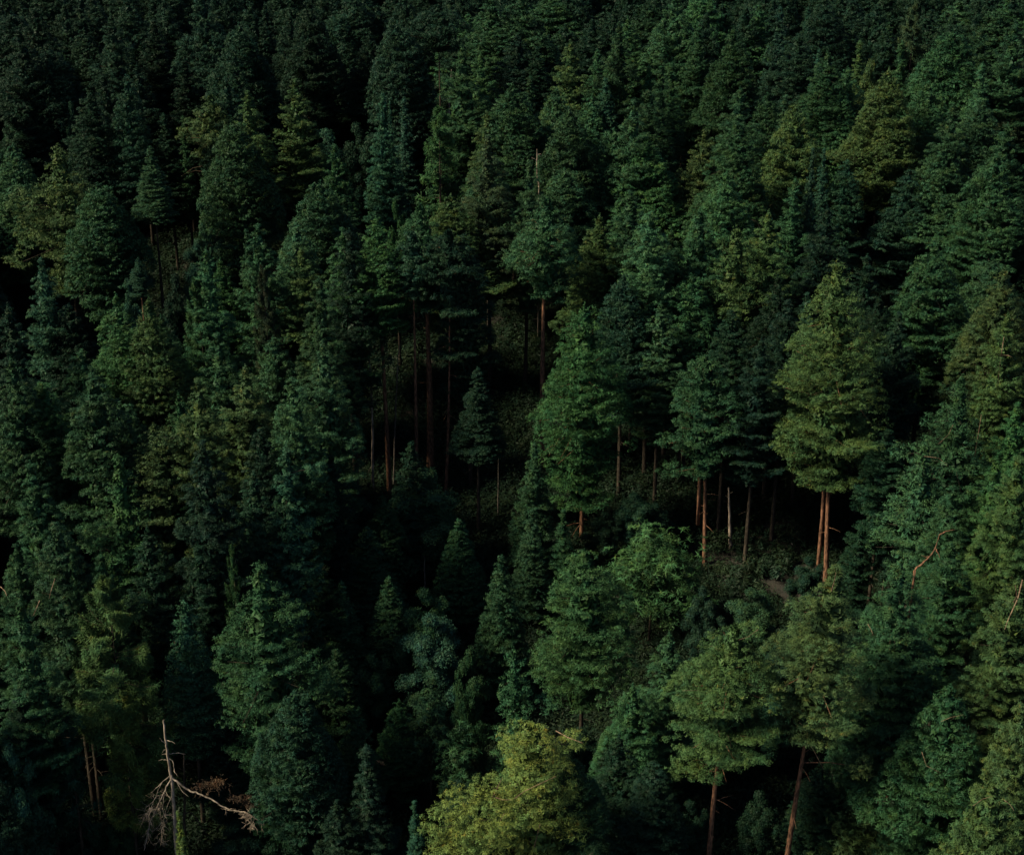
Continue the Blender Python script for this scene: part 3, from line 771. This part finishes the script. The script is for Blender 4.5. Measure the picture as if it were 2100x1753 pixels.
t(842, 1738, 22, 1800, 'S', 3, 5, None, dens=.9); t(790, 1690, 50, 1780, 'B', 0, 4); t(940, 1600, 50, 1700, 'B', 0, 8)
# --- nearest trees, middle and right
t(1085, 1476, 112, 1800, 'R', 6, 19, ('bright yellow-lit pine with broken bushy crown at the bottom centre', 'bright yellow bottom pine'), dens=.6, tr=9,
  lobes=[(1000, 1680, 70, 44, -70), (920, 1735, 50, 36, -70), (1170, 1520, 34, 22, -5), (1080, 1510, 60, 22, -20), (940, 1640, 50, 26, -40), (905, 1690, 46, 40, -50), (960, 1720, 60, 40, -60), (1010, 1610, 46, 20, -40), (1110, 1610, 40, 16, -50), (1060, 1660, 60, 22, -70)],
  bd=.95, br=.09, bare=[[(1008, 1632), (1030, 1637), (1052, 1640), (1075, 1622), (1105, 1606), (1140, 1592)], [(1012, 1632), (1022, 1612), (1030, 1596)], [(1140, 1500), (1165, 1510), (1195, 1520)], [(1022, 1700), (1026, 1680), (1034, 1668)], [(1095, 1740), (1102, 1710), (1108, 1690)]])
t(1190, 1560, 56, 1753, 'P', 1, 16, None, tr=9, open=True)
t(1510, 1276, 112, 1590, 'P', 2, 22, ('pine with pale twiggy golden crown on a thick trunk in the lower right', 'pale golden-crowned pine'), lean=-24, tr=8.5, red=True, dens=.45,
  lobes=[(1540, 1290, 30, 18, -10), (1420, 1440, 44, 24, -20), (1480, 1410, 60, 22, -60), (1400, 1580, 40, 18, -10), (1560, 1500, 44, 24, -10)], bd=.9,
  bare=[[(1555, 1290), (1535, 1305), (1515, 1312)], [(1440, 1420), (1425, 1416), (1400, 1420)], [(1484, 1545), (1478, 1520), (1474, 1500)], [(1500, 1545), (1498, 1520), (1492, 1505)]], open=True)
t(1717, 1158, 98, 1530, 'P', 2, 25, ('tall olive pine with crooked leader on a leaning trunk in the lower right', 'crooked-leader pine'), lean=-58, tr=8, red=True, dens=.42,
  lobes=[(1712, 1180, 18, 26, -5), (1650, 1250, 40, 26, -15), (1700, 1330, 60, 30, -40), (1640, 1330, 40, 24, -20), (1760, 1560, 40, 24, -30)], bd=.7,
  bare=[[(1650, 1500), (1675, 1494), (1698, 1490)], [(1654, 1514), (1670, 1540), (1688, 1572)], [(1660, 1500), (1650, 1490), (1640, 1484)], [(1705, 1210), (1710, 1190), (1714, 1172)]], br=.09, open=True)
t(1847, 1148, 96, 1440, 'P', 1, 22, ('dark broad green pine with trunk glimpsed through, left of the right edge pines', 'dark broad right pine'), tr=8,
  bd=.7, bare=[[(1826, 1300), (1824, 1330), (1826, 1360)], [(1780, 1280), (1786, 1290), (1790, 1300)]])
t(1960, 1108, 78, 1330, 'P', 1, 0); t(1767, 1428, 64, 1640, 'P', 1, 14, None, bd=.9, bare=[[(1772, 1555), (1772, 1575), (1766, 1590)], [(1772, 1580), (1782, 1595), (1800, 1590), (1806, 1585)]])
t(2090, 1180, 98, 1560, 'P', 2, 0, ('pine cut by the right edge with a bare pale crooked bough', 'right edge pine with pale bough'), bd=.95, br=.12,
  bare=[[(2098, 1190), (2086, 1225), (2078, 1250), (2066, 1275), (2060, 1290)], [(2078, 1232), (2086, 1222), (2082, 1200)]])
t(1950, 1400, 96, 1640, 'P', 1, 19, ('bushy mid green pine above the lower right corner, with thin grey twigs', 'bushy lower right pine'), bd=.95,
  bare=[[(1930, 1600 - 120), (1950, 1470), (1975, 1465)], [(1890, 1540), (1900, 1570), (1930, 1585)]], br=.04)
t(1880, 1330, 60, 1500, 'P', 0, 16); t(2040, 1590, 104, 1830, 'P', 2, 0, ('olive pine filling the lower right corner', 'lower right corner pine'), dens=.45,
  bd=.95, bare=[[(1995, 1650), (2015, 1638), (2035, 1632)], [(2060, 1640), (2072, 1650), (2080, 1662)]], br=.04)
t(2090, 1440, 60, 1640, 'P', 2, 0); t(1680, 1560, 60, 1753, 'P', 0, 10); t(1560, 1620, 56, 1780, 'B', 0, 8); t(1900, 1560, 60, 1700, 'P', 1, 14)
t(1800, 1620, 108, 1830, 'C', 2, 10, ('chestnut with golden star-shaped leaf clusters at the bottom right', 'golden bottom chestnut'), dens=.4)
t(1960, 1700, 50, 1800, 'P', 1, 12); t(1650, 1690, 50, 1800, 'B', 0, 6); t(1410, 1640, 50, 1780, 'B', 0, 7)

# --- dark trees behind the trunk group and between the crowns
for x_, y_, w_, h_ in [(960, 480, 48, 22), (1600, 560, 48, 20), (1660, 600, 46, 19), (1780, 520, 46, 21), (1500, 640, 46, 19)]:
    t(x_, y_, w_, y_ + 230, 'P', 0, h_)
t(1195, 1492, 54, 1600, 'B', 0, 6)
# --- dim young trees filling the shade
for k_, (x_, y_, w_, h_) in enumerate([(720, 980, 46, 11), (790, 1010, 44, 10), (690, 1330, 48, 10),
        (760, 1340, 50, 9), (820, 1430, 46, 8), (730, 1450, 46, 9), (1830, 1030, 46, 11), (1760, 1080, 42, 9), (640, 1110, 44, 12), (1420, 1330, 46, 8), (1480, 1380, 50, 8), (1610, 1300, 46, 8),
        (1590, 1400, 50, 9), (1380, 1420, 46, 9), (1820, 880, 46, 15), (650, 1500, 48, 9), (560, 1530, 48, 9)]):
    t(x_, y_, w_, y_ + 190, 'B' if k_ % 3 == 0 else 'P', 1 if y_ > 1000 and x_ < 1000 else 0, h_ * (.8 if k_ % 3 == 0 else 1))

# ------------------------------------------------------------------ labels: by look, then by the neighbour they stand beside
LOOK = {7: 'yellow-green', 0: 'dark', 1: 'mid green', 2: 'olive-tinged', 3: 'blue-green', 4: 'brownish green', 5: 'fresh green', 6: 'golden'}
WORD = {'P': 'pine', 'S': 'spruce', 'R': 'round-headed pine', 'L': 'larch', 'B': 'broadleaf tree', 'C': 'chestnut', 'H': 'evergreen'}
marks = [(r[0], r[1] + .3 * (r[3] - r[1]), r[8][1]) for r in T if r[8]]
used = set(r[8][0] for r in T if r[8])
def auto_label(r):
    x, y, w, yb, kind, tint = r[:6]
    cy = y + .3 * (yb - y)
    size = 'slim ' if w < 34 else 'broad ' if w > 60 else ''
    base = (size + LOOK[tint] + ' ' + WORD[kind]).strip()
    near = sorted(marks, key=lambda m: (m[0] - x) ** 2 + (m[1] - cy) ** 2)
    for m in near[:8]:
        dx, dy = x - m[0], cy - m[1]
        if abs(dx) > 2.2 * abs(dy): w_ = 'left of' if dx < 0 else 'right of'
        elif abs(dy) > 2.2 * abs(dx): w_ = 'straight behind' if dy < 0 else 'straight below'
        else: w_ = ('behind and left of' if dx < 0 else 'behind and right of') if dy < 0 else ('below and left of' if dx < 0 else 'below and right of')
        lab = '%s %s the %s' % (base, w_, m[2])
        if lab not in used and len(lab.split()) <= 16:
            used.add(lab)
            return lab
    raise ValueError('no label for %s' % (r,))

for i, r in enumerate(T):
    x, y, w, yb, kind, tint, H, o, lab = r
    label = lab[0] if lab else auto_label(r)
    if lab: o['lead'] = True
    make_tree(i, x, y, w, yb, kind, tint, H, o, label)
print('trees', len(T), 'foliage tris', total)

# ------------------------------------------------------------------ dead wood
def at(px, py, y):
    z = CAM_H - y * math.tan(ang(py))
    return np.array([px_x(px, y, z), y, z])

def smooth_path(P, n=4):
    P = np.asarray(P, float)
    if len(P) < 3: return np.stack([P[0] + (P[1] - P[0]) * k / n for k in range(n + 1)])
    out = []
    E = np.concatenate([[2 * P[0] - P[1]], P, [2 * P[-1] - P[-2]]])
    for i in range(1, len(E) - 2):
        for k in range(n):
            u = k / n
            a, b, c, d = E[i - 1], E[i], E[i + 1], E[i + 2]
            out.append(.5 * (2 * b + (c - a) * u + (2 * a - 5 * b + 4 * c - d) * u * u + (3 * b - a - 3 * c + d) * u ** 3))
    out.append(P[-1])
    return np.array(out)

def snag(name, label, cat, d, trunk, rad, mat, branches=(), group=None, to_ground=True, seed=0):
    """a dead stem: trunk and boughs as polylines in crown px on the upright plane at distance d"""
    rng = np.random.default_rng(900 + seed)
    P = [at(x, y, d) for x, y in trunk]
    foot = P[-1].copy()
    g = float(ground(foot[0], d))
    if to_ground and foot[2] > g: P.append(np.array([foot[0] + (P[-1] - P[-2])[0] * .3, d, g - .4]))
    base = np.array([P[-1][0], d, float(ground(P[-1][0], d))])
    root = empty(name, tuple(base))
    tag(root, label, cat, group)
    px = slant(d, P[0][2]) / FPX
    Q = smooth_path(np.array(P) - base, 4)
    Q[1:-1] += rng.normal(0, .35 * px, Q[1:-1].shape)
    r = rad * px * np.linspace(.35, 1.1, len(Q))
    link('trunk', tube_mesh('trunk', [(Q, r, 8)]), mat, root)
    for bpts, br, off in branches:
        B = [at(x, y, d + off * px * k / max(1, len(bpts) - 1)) - base for k, (x, y) in enumerate(bpts)]
        B = smooth_path(B, 4)
        B[1:-1] += rng.normal(0, .5 * px, B[1:-1].shape)
        link('branch', tube_mesh('branch', [(B, np.linspace(br, br * .35, len(B)) * px, 5)]), mat, root)
    return root, base, px

def twigs(root, base, px, d, paths, n, ln, mat, seed, droop=-.5, name='twigs', rad=.5):
    rng = np.random.default_rng(seed)
    tubes = []
    for path in paths:
        B = smooth_path([at(x, y, d) - base for x, y in path], 6)
        for k in range(n):
            p = B[rng.integers(0, len(B))] + rng.normal(0, 1.5 * px, 3)
            v = rng.normal(size=3) * .7 + np.array([0, 0, droop]); v /= np.linalg.norm(v)
            l_ = ln * px * rng.uniform(.4, 1.2)
            m = p + v * l_ * .5 + rng.normal(0, .10 * l_, 3)
            e = p + v * l_ + rng.normal(0, .15 * l_, 3)
            tubes.append((np.array([p, m, e]), np.array([rad, rad * .7, rad * .3]) * px, 3))
            for q in range(2):
                f = m + (e - m) * rng.uniform(0, .6)
                w = v + rng.normal(size=3) * .6
                tubes.append((np.array([f, f + w * l_ * .35]), np.array([rad * .6, rad * .25]) * px, 3))
    o = link(name, tube_mesh(name, tubes), mat, root)
    tag(o, kind='stuff')

def Z(*p):   # pixel of the enlarged lower-left corner -> frame pixel
    return [(223.4 + x * .1873, 1424.2 + y * .1873) for x, y in p]

D_DEAD = dist_for_top(1476, 14.0)
dt, base, px = snag('dead_tree', 'bare dead tree with pale drooping limbs and broken top in the lower left', 'dead tree', D_DEAD,
    Z((597, 275), (610, 400), (630, 560), (655, 740), (690, 950), (715, 1300), (735, 1650)), 4.4, M_DEAD, [
    (Z((672, 850), (700, 910), (760, 960), (870, 1045), (980, 1080), (1150, 1160), (1280, 1240), (1400, 1275), (1500, 1290), (1600, 1350), (1700, 1430)), 2.6, -18),
    (Z((655, 690), (705, 740), (712, 820), (730, 860), (760, 895)), 1.3, -10),
    (Z((650, 650), (680, 645), (760, 635), (840, 652)), 1.0, 8),
    (Z((625, 495), (680, 512), (725, 537)), .9, -8), (Z((628, 545), (600, 520), (555, 475)), .8, -5),
    (Z((660, 890), (590, 950), (520, 1020), (455, 1075)), 1.0, -14), (Z((590, 950), (540, 1040), (490, 1160), (400, 1240), (388, 1295)), .8, -10),
    (Z((690, 915), (640, 990), (610, 1060), (530, 1220), (450, 1400), (415, 1580), (385, 1700)), 1.9, -22),
    (Z((605, 1070), (595, 1180), (588, 1260), (600, 1310)), 1.1, -10), (Z((690, 1110), (640, 1220), (605, 1340), (600, 1410), (660, 1490)), .9, -14),
    (Z((570, 1400), (520, 1460), (480, 1500), (430, 1570)), .8, -14), (Z((740, 950), (800, 1050), (872, 1115)), .9, -14),
    (Z((648, 715), (590, 708), (542, 720)), .7, 6), (Z((640, 650), (610, 648), (580, 652)), .6, 6), (Z((632, 600), (600, 605), (586, 630)), .6, -5)], seed=1)
twigs(dt, base, px, D_DEAD - .5, [Z((610, 1060), (530, 1220), (450, 1400), (415, 1580)), Z((600, 1310), (580, 1450), (560, 1600)), Z((455, 1240), (400, 1330))], 40, 24, M_DEAD, 5)
twigs(dt, base, px, D_DEAD - .6, [Z((1280, 1240), (1400, 1275), (1500, 1290), (1600, 1350), (1700, 1430)), Z((1500, 1300), (1580, 1440))], 34, 15, M_DEAD, 6)
twigs(dt, base, px, D_DEAD + .3, [Z((900, 1040), (1050, 1000), (1250, 930)), Z((1000, 1100), (1150, 1030), (1350, 1010)), Z((1250, 1130), (1450, 1150), (1580, 1220))], 30, 14, M_LIMB, 7, droop=.1, name='dry_twigs')
def dry_needles():
    rng = np.random.default_rng(77)
    P = []
    for cx, cy, rx, ry, n in ((1100, 980, 130, 50, 420), (1210, 950, 70, 50, 200), (1430, 1140, 130, 45, 420), (1550, 1220, 60, 35, 260)):
        for k in range(n):
            x, y = Z((cx + rng.normal(0, rx * .5), cy + rng.normal(0, ry * .5)))[0]
            P.append(at(x, y, D_DEAD + .3 + rng.normal(0, .3)) - base)
    P = np.array(P); n = len(P)
    V = blades(P, unit(rng.normal(size=(n, 3)) + np.array([0, 0, .5])), rng.uniform(.08, .2, n), rng.uniform(.03, .07, n), rng.normal(size=(n, 3)), rng)
    o = link('dry_needles', tri_mesh('dry_needles', V, rng.uniform(.7, 1.3, n)), M_FOL, dt, (.042, .028, .021))
    tag(o, kind='stuff')
dry_needles()
snag('dead_tree', 'dark dead trunk with one arching bough right behind the bare dead tree', 'dead tree', D_DEAD + 1.5,
     Z((820, 640), (824, 800), (828, 1100), (832, 1500)), 3.4, M_DARK, [(Z((828, 1295), (910, 1298), (1000, 1420), (1080, 1545)), 1.8, -10), (Z((824, 770), (880, 750), (930, 790)), .8, 5), (Z((822, 830), (770, 808), (720, 800)), .8, -5)], seed=2)
snag('dead_tree', 'thin bare dead spire with short broken branches between larch and conical pine', 'dead tree', dist_for_top(143, 18),
     [(926, 143), (924, 170), (922, 200), (921, 262), (922, 300)], 2.0, M_DEAD,
     [([(924, 168), (928, 172), (931, 171)], .6, 0), ([(923, 203), (914, 205), (905, 210)], .8, -4), ([(923, 203), (930, 204), (937, 210)], .8, -4), ([(922, 190), (929, 187)], .6, 2),
      ([(922, 230), (912, 232), (908, 238)], .8, 0), ([(922, 232), (930, 236), (928, 244)], .8, -3), ([(921, 246), (912, 250), (908, 256)], .7, 4), ([(921, 258), (932, 259), (942, 262)], .9, -4), ([(921, 214), (916, 220)], .6, 0)], seed=3)
foot = lambda py: CAM_H / (math.tan(ang(py)) + .2)
snag('dead_tree', 'thin pale dead stem leftmost beside the bare red trunks', 'dead tree', foot(1010),
     [(749, 652), (753, 668), (756, 720), (761, 800), (764, 900), (765, 1010)], 3.0, M_DEAD, [([(764, 955), (757, 965), (753, 978)], .8, -3)], seed=4)
snag('dead_tree', 'very thin bowed grey stem between the first and second red trunk', 'dead tree', foot(1000),
     [(821, 705), (817, 730), (813, 800), (810, 880), (807, 1000)], 1.9, M_GREY, seed=5)
snag('dead_tree', 'short pale grey broken trunk standing alone right of the flat-layered pine', 'dead tree', foot(1128),
     [(1494, 1000), (1496, 1040), (1497, 1090), (1498, 1128)], 4.2, M_DEAD, [([(1495, 1020), (1488, 1016)], .7, 0), ([(1496, 1012), (1503, 1008)], .6, 0)], seed=6)
snag('dead_tree', 'stub of a thin dead pole above the dark broadleaf below the hollow', 'dead tree', foot(1260),
     [(870, 1140), (871, 1180), (872, 1240)], 2.2, M_GREY, seed=7)
snag('dead_tree', 'crooked thin dead stem right of the column-shaped pine', 'dead tree', dist_for_top(306, 19),
     [(1101, 306), (1101, 340), (1103, 380), (1105, 400)], 1.6, M_DEAD, [([(1101, 330), (1095, 326), (1090, 324)], .7, -3), ([(1101, 320), (1108, 316), (1112, 320)], .6, 0), ([(1103, 368), (1112, 366)], .6, 0)], seed=8)
snag('dead_tree', 'thin grey stem standing right of the dim spruce in the hollow', 'dead tree', foot(1075),
     [(1023, 930), (1022, 980), (1021, 1075)], 1.4, M_GREY, seed=9)
snag('dead_tree', 'reddish broken bough leaning out below the flat-boughed right pine', 'dead branch', 73.0,
     [(1926, 1098), (1918, 1124), (1906, 1141), (1888, 1158), (1876, 1172), (1868, 1240)], 2.8, M_RED, [([(1918, 1124), (1924, 1134), (1928, 1144)], 1.4, -6), ([(1926, 1098), (1940, 1090), (1958, 1086)], 1.6, 6), ([(1906, 1141), (1898, 1142), (1890, 1138)], 1.0, 0)], seed=10)
snag('dead_tree', 'leaning pair stem with torn bark beside the fallen log in the lower middle', 'dead tree', foot(1612),
     [(801, 1528), (797, 1555), (792, 1580), (788, 1610)], 4.0, M_DEAD, seed=11)
snag('dead_tree', 'shorter torn stem behind the fallen log in the lower middle', 'dead tree', foot(1600) + .8,
     [(786, 1540), (783, 1560), (780, 1590)], 3.4, M_LIMB, seed=12)
def fallen_log():
    d = foot(1612) - .6
    a, b = at(758, 1556, d), at(815, 1574, d)
    c = (a + b) / 2
    root = empty('fallen_log', tuple(c)); tag(root, 'dark fallen log lying across two torn stems in the lower middle', 'log')
    Q = np.stack([a + (b - a) * k / 5 for k in range(6)]) - c
    link('trunk', tube_mesh('trunk', [(Q, np.full(6, .17) * np.linspace(1, .8, 6), 9)]), M_GREY, root)
    link('branch_stub', tube_mesh('branch_stub', [(np.array([Q[3], Q[3] + [.1, -.2, .35], Q[3] + [.2, -.25, .6]]), np.array([.06, .04, .02]), 5)]), M_GREY, root)
fallen_log()

# ------------------------------------------------------------------ pale stones on the slope under the tallest broad pine
M_ROCK = rock_material()
def rock(px_, py_, r_px, seed, label, group):
    rng = np.random.default_rng(seed)
    d = foot(py_)
    s_ = slant(d, .2 * d) / FPX
    n_lat, n_lon = 6, 9
    r = r_px * s_
    V = []; F = []
    ax = rng.uniform(.7, 1.3, 3) * np.array([1.1, 1, .75])
    K = rng.normal(size=(7, 3)); K = unit(K); off = rng.uniform(.55, .95, 7)
    for i in range(n_lat + 1):
        for j in range(n_lon):
            th = math.pi * i / n_lat; ph = 2 * math.pi * j / n_lon
            v = np.array([math.sin(th) * math.cos(ph), math.sin(th) * math.sin(ph), math.cos(th)])
            f = min([1.0] + [o_ / max(1e-3, v @ k_) for k_, o_ in zip(K, off) if v @ k_ > .2])   # flat broken faces
            V.append(tuple(v * f * ax * r))
    for i in range(n_lat):
        for j in range(n_lon):
            a = i * n_lon + j; b_ = i * n_lon + (j + 1) % n_lon
            F.append((a, b_, b_ + n_lon, a + n_lon))
    me = bpy.data.meshes.new('rock'); me.from_pydata(V, [], F); me.update()
    x = px_x(px_, d, .2 * d)
    o = link('rock', me, M_ROCK)
    o.location = (x, d, float(ground(x, d)) + r * .25)
    tag(o, label, 'rock', group)
rock(1606, 1128, 8, 1, 'largest pale stone on the dark litter slope left of the twin bare trunks', None)
for k, (x, y, r, lb) in enumerate([
        (1532, 1165, 5, 'small pale stone lying farthest left on the litter slope, nearest the broken grey trunk'),
        (1652, 1175, 6, 'small pale stone lying farthest right on the litter slope, beside the twin bare trunks'),
        (1625, 1110, 5, 'small pale stone lying highest up the litter slope above the largest stone'),
        (1598, 1184, 5.5, 'small pale stone lying lowest on the litter slope below the largest stone')]):
    rock(x, y, r, 20 + k, lb, 'pale stones on the litter slope')

# ------------------------------------------------------------------ undergrowth and the forest beyond the frame
def scatter(o, sources, smin, smax, tree_name):
    """instances of the source meshes on the vertices of o"""
    ng = bpy.data.node_groups.new(tree_name, 'GeometryNodeTree')
    ng.interface.new_socket('Geometry', in_out='INPUT', socket_type='NodeSocketGeometry')
    ng.interface.new_socket('Geometry', in_out='OUTPUT', socket_type='NodeSocketGeometry')
    n, l = ng.nodes, ng.links
    gi, go = n.new('NodeGroupInput'), n.new('NodeGroupOutput')
    join = n.new('GeometryNodeJoinGeometry')
    for q in sources:
        oi = n.new('GeometryNodeObjectInfo'); oi.transform_space = 'ORIGINAL'
        oi.inputs['Object'].default_value = q; oi.inputs['As Instance'].default_value = True
        gti = n.new('GeometryNodeGeometryToInstance')
        l.new(oi.outputs['Geometry'], gti.inputs[0]); l.new(gti.outputs[0], join.inputs[0])
    ip = n.new('GeometryNodeInstanceOnPoints')
    ip.inputs['Pick Instance'].default_value = True
    rr = n.new('FunctionNodeRandomValue'); rr.data_type = 'FLOAT_VECTOR'
    rr.inputs[0].default_value = (0, 0, 0); rr.inputs[1].default_value = (0, 0, 6.283)
    rs = n.new('FunctionNodeRandomValue'); rs.data_type = 'FLOAT_VECTOR'
    rs.inputs[0].default_value = smin; rs.inputs[1].default_value = smax; rs.inputs['Seed'].default_value = 3
    l.new(gi.outputs[0], ip.inputs['Points']); l.new(join.outputs[0], ip.inputs['Instance'])
    l.new(rr.outputs[0], ip.inputs['Rotation']); l.new(rs.outputs[0], ip.inputs['Scale'])
    l.new(ip.outputs[0], go.inputs[0])
    md = o.modifiers.new(tree_name, 'NODES'); md.node_group = ng

def undergrowth():
    """a tangle of low shrubs and fern: one patch laid out by hand of chance, repeated over the slope"""
    rng = np.random.default_rng(7)
    def patch(n_sh, seed):
        r = np.random.default_rng(seed)
        Vs, Ts = [], []
        for k in range(n_sh):
            c = np.append(r.normal(0, .75, 2), 0); h = r.gamma(2.0, .28) + .2; m = 130
            d = unit(r.normal(size=(m, 3))); d[:, 2] = np.abs(d[:, 2])
            P = c + d * h * np.array([.75, .75, 1.0]) * r.uniform(.3, 1.1, (m, 1))
            N = unit(d + r.normal(size=(m, 3)) * .6 + np.array([0, 0, .5]))
            L = r.uniform(.12, .30, m); W = L * r.uniform(.2, .45, m)
            Vs.append(blades(P, N, L, W, r.normal(size=(m, 3)) + d, r)); Ts.append(r.uniform(.6, 1.3) * r.uniform(.7, 1.3, m))
        return np.concatenate(Vs), np.concatenate(Ts)
    n = 15000
    y = rng.uniform(45, 200, n); x = rng.uniform(-1, 1, n) * (24 + y * .40)
    stony = (np.abs(x - 19.5) < 5.2) & (np.abs(y - 101) < 5.0) & (rng.uniform(0, 1, n) < .82)
    x, y = x[~stony], y[~stony]
    # the first patches are real meshes in the slope, the rest repeat them
    src = []
    root = None
    me = bpy.data.meshes.new('undergrowth')
    me.from_pydata(np.stack([x, y, ground(x, y) - .05], 1).tolist(), [], [])
    o = link('undergrowth', me, M_FOL, None, (.010, .020, .012))
    tag(o, 'low dark undergrowth of ferns and shrubs on the forest floor', 'undergrowth', None, 'stuff')
    for k in range(3):
        V, tn = patch(11, 60 + k)
        q = link('shrub_patch', tri_mesh('shrub_patch', V, tn), M_FOL, o, (.010, .020, .012))
        q.location = (x[k], y[k], float(ground(x[k], y[k])))
        tag(q, kind='stuff')
        src.append(q)
    scatter(o, src, (1.0, 1.0, .6), (1.8, 1.8, 1.8), 'shrub_points')

def outer_forest():
    """the same forest going on outside the picture, to either side and up the hill"""
    rng = np.random.default_rng(11)
    pts = []
    for y in np.arange(40, 330, 5.2):
        for x in np.arange(-190, 191, 5.2):
            px_, py_ = x + rng.uniform(-2.2, 2.2), y + rng.uniform(-2.2, 2.2)
            half = .35 * (py_ * cp + (CAM_H - ground(px_, py_) - 12) * sp) + 1.5
            if abs(px_) < half and py_ < 168: continue
            if abs(px_) > half + 40: continue
            if py_ < 60 and abs(px_) < half + 6: continue
            pts.append((px_, py_, float(ground(px_, py_)) + 3.2))
    me = bpy.data.meshes.new('surrounding_forest')
    me.from_pydata(pts, [], [])
    o = link('surrounding_forest', me, M_FOL, None, TINT[0])
    tag(o, 'dark conifer forest going on over the rest of the hillside', 'forest', None, 'stuff')
    srcs = [q for q in bpy.data.objects if q.name.startswith('crown') and q.data in [v[0] for k, v in PROTO.items() if k[0] in 'P' and k[2] < 7]]
    seen = {}
    for q in srcs: seen.setdefault(q.data.name, q)
    scatter(o, list(seen.values())[:4], (.75, .75, .85), (1.05, 1.05, 1.1), 'forest_points')
    print('outer', len(pts))
undergrowth()
outer_forest()
